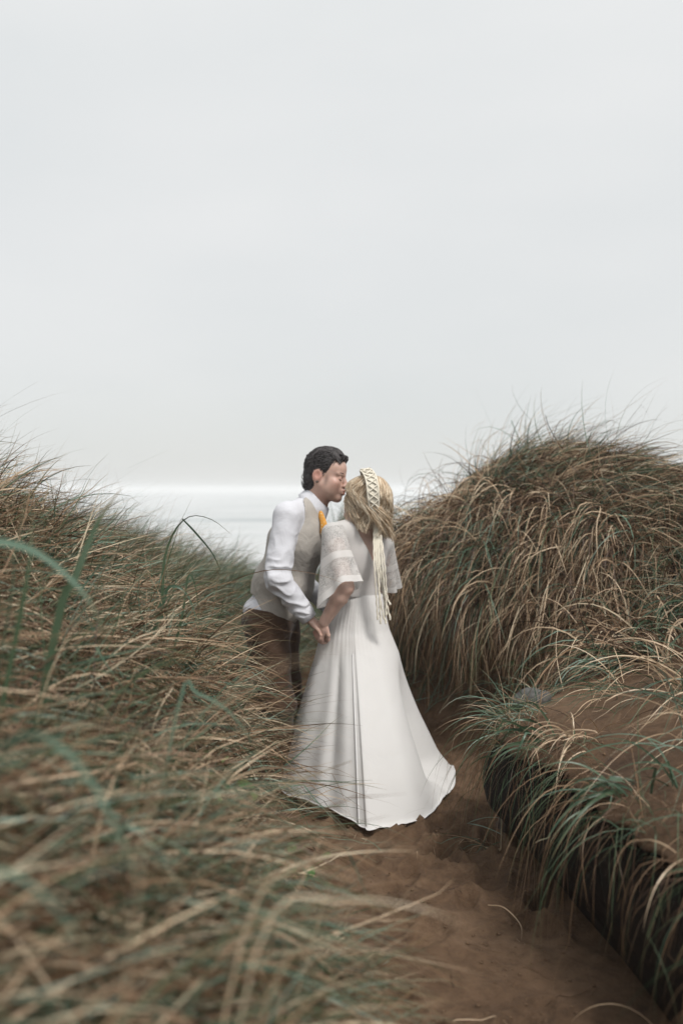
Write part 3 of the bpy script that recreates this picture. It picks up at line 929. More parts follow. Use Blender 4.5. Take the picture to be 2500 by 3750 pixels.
# trousers
v = Vol((-0.62, 4.80, GZ_M + 0.03), (0.0, 5.32, 0.96), 0.005)
v.ell(pel + np.array([0, 0, -0.02]), (0.138, 0.172, 0.13), None, 0.03, noise=fold(0.01, 14, 30))
v.chain([hipn, knn, ann + np.array([0, 0, -0.02])], [0.112, 0.088, 0.078], 0.035, noise=fold(0.02, 13, 31))
v.chain([hipf, knf, anf + np.array([0, 0, -0.02])], [0.112, 0.088, 0.078], 0.035, noise=fold(0.02, 13, 32))
v.cut(lambda P: P[..., 2] - (pel[2] + 0.045 - 0.12 * (P[..., 0] - pel[0])))
V, Q = v.mesh(1)
TR = obj_np('trousers', V, Q, M_TROUSER, MAN)
for a_ in (ann, anf):
    v = Vol(a_ + np.array([-0.13, -0.08, -0.12]), a_ + np.array([0.26, 0.1, 0.06]), 0.006)
    v.chain([a_ + np.array([-0.03, 0, -0.05]), a_ + np.array([0.08, -0.01, -0.055]), a_ + np.array([0.18, -0.02, -0.065])], [0.04, 0.045, 0.032], 0.02)
    v.cap(a_, a_ + np.array([0, 0, -0.04]), 0.042, 0.045, 0.02)
    v.cut(lambda P: a_[2] - 0.092 - P[..., 2])
    obj_np('shoe', *v.mesh(1), M_SHOE, MAN)
print('man', round(time.time() - T0, 1))

# ================================================================== the bride
GZ_W = float(z_low(np.array([0.13]), np.array([4.95]))[0])
WOM = empty('person', (0.13, 4.95, GZ_W), 'blonde bride in long white lace dress, seen from behind, kissing the man', 'person', 'kissing couple')
wh = at(1337, 1832, 4.93)
WH = frame((-0.70, 0.67, 0.24), (0.30, 0.0, 0.95))
hs = 0.93
bs_l, bs_r = at(1222, 1958, 4.85), at(1400, 1985, 5.03)
be_l, bw_l = at(1264, 2150, 4.74), at(1186, 2280, 4.78)
be_r, bw_r = at(1392, 2185, 5.16), at(1345, 2260, 5.26)
bn = at(1330, 1930, 4.95)
bch = at(1312, 2045, 4.95); bwa = at(1302, 2170, 4.96); bpe = at(1300, 2300, 4.97)
BF = frame((-0.55, 0.83, 0.02), bn - bwa)
v = Vol((-0.25, 4.55, GZ_W - 0.01), (0.42, 5.42, 1.62), 0.004)
WW = head(v, wh, WH, hs, False)
v.cap(bn, wh + hs * WH @ np.array([-0.03, 0, -0.05]), 0.052, 0.048, 0.03)
v.ell(bch, (0.090, 0.140, 0.16), BF, 0.04)
v.ell(bch + BF @ np.array([0.06, 0.06, -0.02]), (0.065, 0.062, 0.065), BF, 0.03)
v.ell(bch + BF @ np.array([0.06, -0.06, -0.02]), (0.065, 0.062, 0.065), BF, 0.03)
v.ell(bwa, (0.085, 0.115, 0.13), BF, 0.05)
v.ell(bpe, (0.11, 0.150, 0.13), BF, 0.05)
v.cap(bs_l, bn, 0.042, 0.05, 0.05); v.cap(bs_r, bn, 0.042, 0.05, 0.05)
v.chain([bs_l, be_l, be_l * 0.72 + bw_l * 0.28, bw_l], [0.045, 0.040, 0.041, 0.026], 0.018)
v.chain([bs_r, be_r, be_r * 0.72 + bw_r * 0.28, bw_r], [0.044, 0.038, 0.039, 0.026], 0.018)
for q, dx in ((1, -0.07), (-1, 0.07)):
    v.chain([bpe + np.array([dx, 0, -0.05]), np.array([0.13 + dx, 4.96, 0.47]), np.array([0.13 + dx, 4.96, GZ_W + 0.08]), np.array([0.13 + dx - 0.04, 5.06, GZ_W + 0.03])], [0.075, 0.052, 0.035, 0.026], 0.03)
hd = at(1158, 2312, 4.80) - bw_l
hdn = hd / np.linalg.norm(hd)
hand(v, bw_l + hdn * 0.005, frame(hdn + np.array([0.15, 0.0, -0.35]), (-0.5, -0.75, 0.25)), 0.92, 1, 0.75)
hd2 = bw_r - be_r
hand(v, bw_r, frame(hd2, (0.5, -0.5, 0.6)), 0.9, 1, 0.5)
V, Q = v.mesh(1)
lipw = [WW(0.107, 0, -0.07)]
flush = np.maximum.reduce([0.9 * S(near(V, lipw, 0.022) * 2), 0.35 * near(V, [WW(0.06, q * 0.05, -0.04) for q in (-1, 1)], 0.05), 0.4 * near(V, [bw_l + hdn * 0.07], 0.06)])
obj_np('body', V, Q, M_SKIN_W, WOM, attrs={'flush': flush, 'stubble': 0 * flush})

# hair: wavy bob to the shoulders
rng = np.random.RandomState(8)
v = Vol(wh - 0.2, wh + 0.2, 0.0045)
v.ell(WW(-0.016, 0, 0.040), np.array((0.108, 0.088, 0.097)) * hs, WH, 0.01)
v.ell(WW(-0.045, 0, -0.04), np.array((0.068, 0.080, 0.085)) * hs, WH, 0.03)
v.cut(lambda P: ((P - wh) @ WH / hs)[..., 0] - (0.055 + 0.25 * ((P - wh) @ WH / hs)[..., 2]))
Vh, Qh = v.mesh(2)
LP, LR, LT = [], [], []
for k in range(900):
    lay = rng.uniform(0.0, 1.0)
    phi = rng.uniform(-2.75, 2.75)                   # 0 = back of the head, +-pi = face
    q = rng.uniform(0.05, 1.0)
    th0 = 0.12 + 0.9 * q                             # polar angle where the lock starts
    n_ = 22
    th = np.linspace(th0, 1.75, 11)
    rad = 1.0 + 0.07 * lay + 0.09 * S((th - 0.9) / 0.8)
    dirx, diry = -math.cos(phi), math.sin(phi)
    x = -0.016 + 0.110 * np.sin(th) * dirx * rad; y = 0.091 * np.sin(th) * diry * rad; z = 0.040 + 0.099 * np.cos(th) * rad
    P1 = np.array([WW(*p) for p in zip(x, y, z)])
    down = np.linspace(0, 1, n_ - 11 + 1)[1:, None]
    length = rng.uniform(0.06, 0.18) * (1.0 - 0.22 * S((abs(phi) - 1.0) / 1.6))
    dv = np.array([0.02, -0.01, -1.0]) + 0.16 * (WH @ np.array([dirx, diry, 0])) * (rng.uniform(-1.2, 0.9) - 0.15)
    P2 = P1[-1] + down * length * dv
    P = np.vstack([P1, P2])
    s_ = np.linspace(0, 1, n_)
    ph = phi * 3 + rng.uniform(0, 1.1); fr = rng.uniform(12.5, 14.5)
    amp = 0.019 * S((s_ - 0.15) / 0.5) * rng.uniform(0.5, 1.5)
    tang = WH @ np.array([-diry, dirx, 0]); radl = WH @ np.array([dirx, diry, 0])
    P = P + (amp * np.sin(s_ * fr + ph))[:, None] * tang + (amp * 0.6 * np.cos(s_ * fr + ph))[:, None] * radl
    for f_ in range(3):               # fine loose strands round each lock
        o_ = rng.normal(size=3) * 0.005
        LP.append(P + o_ * S(s_ / 0.4)[:, None] + (0.006 * np.sin(s_ * fr * rng.uniform(0.8, 1.3) + rng.uniform(0, 6)) * S(s_ / 0.5))[:, None] * tang)
        LR.append(0.0013 * np.interp(s_, [0, 0.15, 0.75, 1], [0.5, 1, 1, 0.3])); LT.append(np.clip(0.72 + 0.25 * rng.normal(), 0, 1))
    LP.append(P); LR.append(rng.uniform(0.0018, 0.0042) * np.interp(s_, [0, 0.15, 0.75, 1], [0.5, 1, 1, 0.2]))
    LT.append(np.clip(0.70 + 0.24 * rng.normal() - 0.28 * S(1 - abs(phi + 0.15) / 0.75) , 0, 1))
V2, Q2, T2 = locks_mesh(LP, LR, LT, 4)
obj_np('hair', np.concatenate([Vh, V2]), np.concatenate([Qh, Q2 + len(Vh)]), M_HAIR_W, WOM, attrs={'tint': np.concatenate([0.42 + 0 * Vh[:, 0], T2])})

# macrame headband over the crown, tied at the nape, with long tails
hc_ = wh + hs * WH @ np.array([-0.016, 0, 0.034])
def on_head(px, py, r):
    """nearest point of the head's outer ball along the ray, so the band lies on the hair"""
    p = at(px, py, wh[1])
    d = p - np.array([0, 0, CAM_Z]); d /= np.linalg.norm(d)
    oc = np.array([0, 0, CAM_Z]) - hc_
    bq = oc @ d; q = bq * bq - (oc @ oc - r * r)
    return np.array([0, 0, CAM_Z]) + d * (-bq - math.sqrt(max(q, 0)))
near_side = [on_head(1338, 1722, 0.112), on_head(1352, 1738, 0.114), on_head(1362, 1770, 0.118), on_head(1366, 1815, 0.124), on_head(1370, 1862, 0.132), on_head(1374, 1896, 0.140)]
crown = hc_ + np.array([-0.014, 0.03, 0.104])
far_side = [crown, hc_ + np.array([-0.01, 0.085, 0.065]), hc_ + np.array([0.02, 0.12, 0.0]), hc_ + np.array([0.06, 0.10, -0.06])]
wdir = lambda P: np.cross(np.gradient(P, axis=0), P - hc_)
def band_curve(side, off, lift):
    P = smoothline((far_side[::-1] + near_side), 34) if side < 0 else None
    w_ = wdir(P); w_ /= np.linalg.norm(w_, axis=1, keepdims=True)
    n_ = P - hc_; n_ /= np.linalg.norm(n_, axis=1, keepdims=True)
    sh = np.interp(np.linspace(0, 1, 34), [0, 0.8, 1], [1, 1, 0.45])[:, None]
    return P + w_ * off * sh * 1.25 + n_ * lift
HB = None
parts = []
for side in (-1,):
    A, B = band_curve(side, 0.021, 0.002), band_curve(side, -0.021, 0.002)
    G = np.stack([A + (B - A) * u for u in np.linspace(0, 1, 5)], 1)
    parts.append((G.reshape(-1, 3), grid_faces(34, 5)))
    parts.append(tube_np(A, 0.0045, 6)); parts.append(tube_np(B, 0.0045, 6))
    C0 = band_curve(side, 0, 0.007); Wv = (A - B) / 2
    s_ = np.linspace(0, 1, 120)
    cs = smoothline(C0, 120); ws = smoothline(Wv, 120)
    for ph in (0, np.pi):
        parts.append(tube_np(cs + ws * (np.abs(((s_ * 8 + ph / (2 * np.pi)) % 1) * 2 - 1) * 2 - 1)[:, None] * 0.9, 0.0040, 5))
V, Q = join_np(parts)
HB = obj_np('headband', V, Q, M_MACRAME, WOM)
knot = near_side[-1] + np.array([0, -0.008, -0.004])
v = Vol(knot - 0.06, knot + 0.06, 0.004)
v.ell(knot, (0.016, 0.014, 0.022), None, 0.01); v.ell(knot + np.array([0.006, 0, -0.014]), (0.013, 0.012, 0.012), None, 0.006)
obj_np('knot', *v.mesh(1), M_MACRAME, HB, rel=world_loc(WOM))
for k in range(8):
    u = k / 7 - 0.5
    bot = 2270 + 18 * math.sin(k * 2.1) - (70 if k == 7 else 0)
    pts = [knot + np.array([u * 0.006, 0, -0.01]), at(1381 + 26 * u, 1960, knot[1] + 0.005), at(1388 + 36 * u + 3 * math.sin(k), 2070, 4.76 + 0.006 * math.sin(k * 3)),
           at(1398 + 42 * u + 5 * math.sin(k * 1.7), 2180, 4.75 + 0.008 * math.sin(k * 2)), at(1407 + 48 * u + 5 * math.sin(k * 2.3), bot, 4.74)]
    ln_ = smoothline(pts, 40)
    wob = np.stack([0.0016 * np.sin(np.arange(40) * 1.9 + k), 0.0016 * np.cos(np.arange(40) * 1.9 + k), 0 * np.arange(40)], -1)
    r_ = np.full(40, 0.0040); r_[-3:] = (0.0048, 0.006, 0.0045)
    obj_np('tail_cord', *tube_np(ln_ + wob, r_, 6), M_MACRAME, HB, rel=world_loc(WOM))

# bodice: lace, deep V at the back
v = Vol((-0.2, 4.62, 0.84), (0.42, 5.25, 1.42), 0.0045)
cr2 = lambda P, t: 0.007 * noise3(P, 16, 44)
v.ell(bch, (0.104, 0.153, 0.165), BF, 0.04, noise=cr2)
v.ell(bch + BF @ np.array([0.06, 0.06, -0.02]), (0.076, 0.073, 0.075), BF, 0.03)
v.ell(bch + BF @ np.array([0.06, -0.06, -0.02]), (0.076, 0.073, 0.075), BF, 0.03)
v.ell(bwa, (0.101, 0.130, 0.13), BF, 0.05, noise=cr2)
v.cap(bs_l, bn, 0.057, 0.062, 0.05); v.cap(bs_r, bn, 0.057, 0.062, 0.05)
def bod_cut(P):
    q = (P - bn) @ BF
    f, l, u = q[..., 0], q[..., 1], q[..., 2]
    vee = (0.092 + 0.58 * (u + 0.01)) - np.abs(l + 0.012)
    vee = np.where(f < 0.05, vee, (0.09 + 0.9 * u) - np.abs(l))
    vee = np.where(u > -0.175, vee, -1)
    low = (bwa[2] - 0.015) - P[..., 2]
    up = u - 0.035
    return np.maximum.reduce([vee, low, up])
v.cut(bod_cut)
V, Q = v.mesh(1)
edge = ((V - bn) @ BF)
bnd = (np.abs((0.092 + 0.58 * (edge[:, 2] + 0.01)) - np.abs(edge[:, 1] + 0.012)) < 0.016).astype(float)
obj_np('lace_bodice', V, Q, M_LACE_S, WOM, attrs={'band': np.maximum(bnd, 0.93)})
# wide lace sleeves: shells that fall open below the elbow
def sleeve(sh, el, r0, r1, axis_out, drop, seed, side):
    a = (el - sh); ln = np.linalg.norm(a); a /= ln
    u = np.asarray(axis_out, float); u = u - a * (u @ a); u /= np.linalg.norm(u)
    w_ = np.cross(a, u)
    nr, nc = 34, 56
    t_ = np.linspace(-0.16, 1.0, nr)[:, None]; an = np.linspace(0, 2 * np.pi, nc, endpoint=False)[None]
    cap_ = np.sqrt(np.clip(1 - np.clip(-t_ / 0.17, 0, 1) ** 2, 0.02, 1))
    r = (r0 + (r1 - r0) * np.clip(t_, 0, 1) ** 1.3) * cap_
    r = r * (1 + 0.11 * np.sin(an * 5 + 2.2 * t_ + seed) * np.clip(t_, 0, 1) + 0.05 * np.sin(an * 9 + seed * 2) * np.clip(t_, 0, 1) ** 2)
    # longer on the outer/under side
    dl_ = np.maximum(0, np.cos(an)) ** 1.5 * drop * np.clip(t_ - 0.35, 0, 1) / 0.65
    el_ = 1 + 0.55 * np.maximum(0, np.cos(an)) * np.clip(t_, 0, 1)
    G = sh + a * (t_ * ln)[..., None] + (r * el_ * np.cos(an))[..., None] * u + (r * np.sin(an))[..., None] * w_
    G = G + np.array([0, 0, -1.0]) * dl_[..., None]
    band = np.where((np.abs(t_ - 0.50) < 0.075) | (t_ > 0.86), 1.0, 0.0) + 0 * an
    band = np.maximum(band, np.where(t_ < -0.02, 0.8, 0.0))
    return G.reshape(-1, 3), grid_faces(nr, nc, True), band.ravel()
V, Q, b_ = sleeve(bs_l + np.array([0, 0, 0.012]), be_l, 0.062, 0.082, (-0.9, -0.1, -0.25), 0.075, 0.4, 1)
obj_np('lace_sleeve', V, Q, M_LACE, WOM, attrs={'band': b_})
V, Q, b_ = sleeve(bs_r, be_r + np.array([-0.0, 0, 0.07]), 0.058, 0.070, (0.6, 0.1, -0.6), 0.01, 1.9, -1)
obj_np('lace_sleeve', V, Q, M_LACE, WOM, attrs={'band': b_})

# skirt: flares from the waist to a trailing hem on the sand
def gz(x, y): return float(np.mean([h_col(np.array([x + 0.07 * math.cos(q_)]), np.array([y + 0.07 * math.sin(q_)]))[0] for q_ in np.arange(8) * 0.785]))
hem = [(0.590, 5.28, 0.012), (0.560, 4.93, 0.012), (0.455, 4.62, 0.012), (0.365, 4.42, 0.012), (0.245, 4.33, 0.012), (0.125, 4.27, 0.012), (0.095, 4.30, 0.02), (0.02, 4.40, 0.055),
       (-0.11, 4.50, 0.06), (-0.22, 4.66, 0.05), (-0.31, 4.86, 0.015), (-0.30, 5.12, 0.012), (-0.10, 5.32, 0.012), (0.15, 5.42, 0.012), (0.40, 5.42, 0.012)]
hp = np.array([(x, y, gz(x, y) + e) for x, y, e in hem])
NC = 240
hc = smoothline(np.vstack([hp, hp[:1]]), NC + 1)[:-1]
# waist ring, matched by bearing
wc = np.array([bwa[0] + 0.01, bwa[1], bwa[2] - 0.005])
ang = np.unwrap(np.arctan2(hc[:, 1] - 4.88, hc[:, 0] - 0.15))
wr_ = np.stack([0.122 * np.cos(ang), 0.098 * np.sin(ang), 0 * ang], -1) + wc
hipr = np.stack([0.160 * np.cos(ang), 0.140 * np.sin(ang), 0 * ang], -1) + bpe + np.array([-0.012, 0, 0.0])
NR = 70
ts = np.linspace(0, 1, NR)
G = np.zeros((NR, NC, 3))
j = np.arange(NC) / NC * 2 * np.pi
for i, t in enumerate(ts):
    straight = wr_ + (hc - wr_) * t
    k_ = t / 0.2
    hipb = wr_ + (hipr - wr_) * S(k_) if t < 0.2 else hipr + (hc - hipr) * (t - 0.2) / 0.8
    P = 0.45 * straight + 0.55 * hipb
    # cloth eases outward where it meets the sand
    sag = 0.05 * S((t - 0.80) / 0.2) * (1 - t)
    outw_ = hc - np.array([0.15, 4.88, 0]); outw_[:, 2] = 0; outw_ /= np.linalg.norm(outw_, axis=1, keepdims=True)
    fold_ = 0.010 * np.sin(j * 7 + 0.6 * np.sin(j * 3)) * S((t - 0.1) / 0.5) + 0.006 * np.sin(j * 15 + 1.0) * t ** 2 + 0.0012 * np.sin(j * 33 + 2 * np.sin(j * 4)) * S(t / 0.05) * (1 - S((t - 0.1) / 0.45))
    fold_ *= (0.15 + 0.85 * S((np.abs(np.angle(np.exp(1j * (ang + 1.0)))) - 0.5) / 0.8))       # smooth back panel
    # one deep fold down the left of the panel
    deep = -0.016 * np.exp(-((np.angle(np.exp(1j * (ang - (-2.05)))) / 0.085) ** 2)) * S((t - 0.22) / 0.25) * (1 - 0.75 * S((t - 0.75) / 0.25))
    deep += 0.012 * np.exp(-((np.angle(np.exp(1j * (ang - (-1.84)))) / 0.09) ** 2)) * S((t - 0.25) / 0.3)
    seam = 0.004 * np.exp(-((np.angle(np.exp(1j * (ang - (-1.70)))) / 0.012) ** 2)) * S((t - 0.3) / 0.2)
    P = P + outw_ * (fold_ + deep + seam)[:, None]
    P[:, 2] -= sag
    # train: the hem spreads flat on the right and rear
    edge_ = S((t - 0.86) / 0.14)
    train = np.exp(-((np.angle(np.exp(1j * (ang - 0.05))) / 0.55) ** 2))
    P = P - outw_ * (0.17 * train * (1 - edge_) * S((t - 0.3) / 0.4))[:, None]
    P[:, 2] += 0.004 * np.sin(j * 31) * edge_ * train
    G[i] = P
gx = np.mean([h_col(G[..., 0] + r_ * math.cos(q_), G[..., 1] + r_ * math.sin(q_)) for r_ in (0.04, 0.09) for q_ in np.arange(6) * 1.047], 0) + 0.032
G[..., 2] = np.maximum(G[..., 2], gx)
SK = obj_np('skirt', G.reshape(-1, 3), grid_faces(NR, NC, True), M_SKIRT, WOM)
hl = np.vstack([G[-1], G[-1][:2]])
V, Q = tube_np(hl + np.array([0, 0, 0.001]), 0.003, 6)
obj_np('hem', V, Q, M_HEM, SK, rel=world_loc(WOM))
iz = int(np.argmin(np.abs(np.angle(np.exp(1j * (ang - (-1.70)))))))
V, Q = tube_np(G[20:, iz] + np.array([0.0, -0.001, 0.001]), 0.0024, 5)
obj_np('seam', V, Q, M_HEM, SK, rel=world_loc(WOM))
print('bride', round(time.time() - T0, 1))
# ------------------------------------------------------------------ grass
def grow(root, d0, length, width, wind, grav, nseg, rng, col=None, lift=0.02, kinks=0.35):
    """integrate N blades -> centre lines (N, nseg+1, 3)"""
    N = len(root)
    P = np.empty((N, nseg + 1, 3)); P[:, 0] = root
    d = d0 / np.linalg.norm(d0, axis=1, keepdims=True)
    kink = np.where(rng.uniform(size=N) < kinks, rng.randint(2, nseg, N), -1)
    kdir = rng.normal(size=(N, 3)) * 0.75; kdir[:, 2] -= 0.25
    for i in range(nseg):
        f = 0.4 + 1.2 * (i + 0.5) / nseg
        d = np.where((kink == i)[:, None], d + kdir, d)
        d = d + f * wind / nseg
        d[:, 2] -= f * grav / nseg
        d /= np.linalg.norm(d, axis=1, keepdims=True)
        p = P[:, i] + d * (length / nseg)[:, None]
        if col is not None:
            h = col(p[:, 0], p[:, 1]) + lift
            p[:, 2] = np.maximum(p[:, 2], h)
            # a blade that has been lifted keeps its length
            e = p - P[:, i]
            e /= np.linalg.norm(e, axis=1, keepdims=True) + 1e-9
            step = np.minimum(np.linalg.norm(p - P[:, i], axis=1), 1.5 * length / nseg)
            p = P[:, i] + e * step[:, None]
        P[:, i + 1] = p
    return P

def ribbons(P, width, rng, tint):
    N, n, _ = P.shape
    Tn = np.gradient(P, axis=1)
    Tn /= np.linalg.norm(Tn, axis=2, keepdims=True) + 1e-9
    r = rng.normal(size=(N, 1, 3))
    side = np.cross(Tn, r); side /= np.linalg.norm(side, axis=2, keepdims=True) + 1e-9
    t = np.linspace(0, 1, n)
    prof = (0.75 + 0.25 * np.sin(np.pi * np.minimum(t * 2, 1))) * (1 - t ** 3 * 0.93)
    wv = 0.5 * width[:, None] * prof[None]
    V = np.stack([P - side * wv[..., None], P + side * wv[..., None]], 2)     # N,n,2,3
    base = (np.arange(N) * n * 2)[:, None]
    i = (np.arange(n - 1) * 2)[None]
    a = base + i
    Q = np.stack([a, a + 1, a + 3, a + 2], -1).reshape(-1, 4)
    at_t = np.repeat(tint, n * 2)
    at_a = np.tile(np.repeat(t, 2), N)
    return V.reshape(-1, 3), Q, {'tint': at_t, 'along': at_a}

def grass_stuff(name, label, XY, rng, hfun, dirf, length, width, grav, windf, tintf, nseg=8, lift=(0.01, 0.10), colf=h_col, keep=None, clump=5.0, spread=0.42, wspread=0.5, lenf=None):
    x, y = XY[:, 0], XY[:, 1]
    N = len(x)
    root = np.stack([x, y, hfun(x, y) - 0.01], -1)
    clump = clump * 1.5
    c1 = fbm(x * clump, y * clump, 2, 71); c2 = fbm(x * clump, y * clump, 2, 72); c3 = fbm(x * clump * .8, y * clump * .8, 2, 73)
    d0 = dirf(x, y) + np.stack([c1, c2, 0 * c1], -1) * 1.2 + rng.normal(size=(N, 3)) * spread
    d0[:, 2] = np.abs(d0[:, 2])
    Ln = rng.uniform(length[0], length[1], N) * (1 + 0.5 * c3)
    if lenf is not None: Ln = Ln * lenf(x, y)
    Wd = rng.uniform(width[0], width[1], N)
    g = rng.uniform(grav[0], grav[1], N)
    wn = windf(x, y) + np.stack([c2, c1, 0 * c1], -1) * 1.1 + rng.normal(size=(N, 3)) * wspread
    P = grow(root, d0, Ln, Wd, wn, g, nseg, rng, colf, rng.uniform(lift[0], lift[1], N))
    tint = tintf(x, y, rng, c1, c3)
    if keep is not None:
        k = keep(P)
        P, Wd, tint = P[k], Wd[k], tint[k]
    V, Q, A = ribbons(P, Wd, rng, tint)
    print(name, len(P), 'blades', len(Q) * 2, 'tris', round(time.time() - T0, 1))
    return obj_np(name, V, Q, M_GRASS, smooth=True, attrs=A, label=label, cat='grass', kind='stuff')

def mixtint(greenf):
    def f(x, y, rng, c1, c3):
        N = len(x)
        g = rng.uniform(size=N) < np.clip(greenf(x, y) + c3 * 0.5, 0.02, 0.95)
        straw = np.clip(np.where(rng.uniform(size=N) < 0.36, 0.45, 0.13) + 0.08 * rng.normal(size=N) + 0.16 * c1, 0.0, 0.58)
        green = np.clip(0.66 + 0.34 * rng.uniform(size=N) ** 1.3, 0, 1)
        return np.where(g, green, straw)
    return f

def scatter(n, x0, x1, y0, y1, rng, dens):
    """n points in the box, kept with probability dens(x, y)"""
    x = rng.uniform(x0, x1, n); y = rng.uniform(y0, y1, n)
    k = rng.uniform(size=n) < dens(x, y)
    x, y = x[k], y[k]
    # most blades gather in tussocks
    nc = max(8, len(x) // 45)
    ci = rng.randint(0, nc, len(x))
    ctr = rng.randint(0, len(x), nc)
    far = rng.uniform(size=len(x)) < 0.62
    cx, cy = x[ctr][ci], y[ctr][ci]
    x = np.where(far, cx + rng.normal(size=len(x)) * 0.045, x); y = np.where(far, cy + rng.normal(size=len(x)) * 0.045, y)
    ok = dens(x, y) > 0
    return np.stack([x[ok], y[ok]], -1)

def seen(x, y, m=0.35):
    """rough field of view, with room for a step to the side"""
    return (np.abs(x) < y * 0.345 + 0.55 + m)

ones = lambda x: np.ones_like(x)
V3 = lambda x, a, b, c: np.stack([ones(x) * a, ones(x) * b, ones(x) * c], -1)

rng = np.random.RandomState(11)
# --- left dune: matted dead marram, combed to the right by the wind
dl = lambda x, y: (x < XL(y) - 0.06) * seen(x, y) * (0.35 + 0.65 * S((XL(y) - x) / 0.3))
XY = scatter(27000, -3.2, 0.2, 1.9, 6.3, rng, lambda x, y: dl(x, y) * S((6.6 - y) / 1.0))
grass_stuff('matted_dune_grass', 'matted straw and green marram grass covering the left dune', XY, rng, h_col,
            lambda x, y: V3(x, 0.75, -0.3, 0.6), (0.28, 0.62), (0.003, 0.0085), (0.3, 1.3), lambda x, y: V3(x, 0.45, -0.25, 0),
            mixtint(lambda x, y: 0.27 + 0.08 * S((y - 4.5) / 1)), 9, (0.01, 0.15), spread=0.6, wspread=0.7)
# upright green blades through the mat
XY = scatter(2600, -3.2, 0.1, 1.6, 6.5, rng, dl)
grass_stuff('green_marram', 'scattered upright green marram blades over the left dune', XY, rng, h_col,
            lambda x, y: V3(x, 0.3, 0.0, 1.0), (0.3, 0.6), (0.005, 0.010), (0.5, 1.7), lambda x, y: V3(x, 0.6, -0.1, 0),
            mixtint(lambda x, y: 0.9 + 0 * x), 9, (0.02, 0.1))
# wispy crest
XY = scatter(1300, -3.4, -0.6, 4.4, 6.6, rng, dl)
grass_stuff('wispy_dune_grass', 'fine wispy grass blades standing above the left dune crest', XY, rng, h_col,
            lambda x, y: V3(x, 0.75, 0.0, 0.9), (0.5, 0.9), (0.0014, 0.003), (0.2, 0.9), lambda x, y: V3(x, 0.6, 0.0, 0),
            mixtint(lambda x, y: 0.3 + 0 * x), 9, (0.02, 0.1))
# --- close to the lens: the out of focus sweep of blades, lower left
XY = scatter(7000, -1.5, 0.25, 0.75, 2.3, rng, lambda x, y: (x < XL(y) - 0.05) * (np.abs(x) < y * 0.345 + 0.5))
def clear_lens(P):
    c = np.array([0, 0, CAM_Z])
    d = P - c
    ok = (d[..., 1] > 0.62) | (d[..., 2] < -0.75)
    slope = d[..., 2] / np.maximum(d[..., 1], 0.05)
    sx_ = d[..., 0] / np.maximum(d[..., 1], 0.05)
    lim = np.interp(sx_, [-0.35, -0.2, -0.07, 0, 0.07, 0.123, 0.165, 0.3], [-0.20, -0.22, -0.27, -0.35, -0.41, -0.48, -0.55, -0.8])
    return (ok & (slope < lim)).all(1)
grass_stuff('foreground_grass', 'blurred straw and green grass sweeping right, close in the lower left', XY, rng, h_col,
            lambda x, y: V3(x, 0.9, -0.1, 0.5), (0.35, 0.75), (0.004, 0.011), (0.4, 1.4), lambda x, y: V3(x, 0.6, -0.1, 0),
            mixtint(lambda x, y: 0.42 + 0 * x), 9, (0.01, 0.14), keep=clear_lens, spread=0.6, wspread=0.7)
# --- right dune crest, swept to the right
dr = lambda x, y: (x > LIP(y)) * seen(x, y)
XY = scatter(42000, 0.2, 4.0, 5.0, 8.2, rng, lambda x, y: dr(x, y) * S((x - LIP(y)) / 0.25) * (0.25 + 0.75 * S((y - 5.2) / 0.5)))
grass_stuff('swept_dune_grass', 'brown and green grass swept right over the right dune crest', XY, rng, h_col,
            lambda x, y: V3(x, 0.8, -0.35, 0.35), (0.32, 0.66), (0.0035, 0.008), (0.5, 1.4), lambda x, y: V3(x, 0.9, -0.4, 0),
            mixtint(lambda x, y: 0.26 + 0 * x), 9, (0.01, 0.12), lenf=lambda x, y: (0.5 + 0.5 * S((x - LIP(y)) / 0.7)) * (1 - 0.5 * S((x - 1.45) / 0.4)))
XY = scatter(380, 0.2, 3.4, 5.6, 8.0, rng, dr)
grass_stuff('wispy_crest_grass', 'fine wispy blades blowing above the right dune crest', XY, rng, h_col,
            lambda x, y: V3(x, 0.6, -0.1, 0.9), (0.6, 1.0), (0.0012, 0.0028), (0.1, 0.7), lambda x, y: V3(x, 0.8, 0, 0),
            mixtint(lambda x, y: 0.45 + 0 * x), 9, (0.02, 0.1), lenf=lambda x, y: (0.5 + 0.5 * S((x - LIP(y)) / 0.7)) * (1 - 0.5 * S((x - 1.45) / 0.4)))
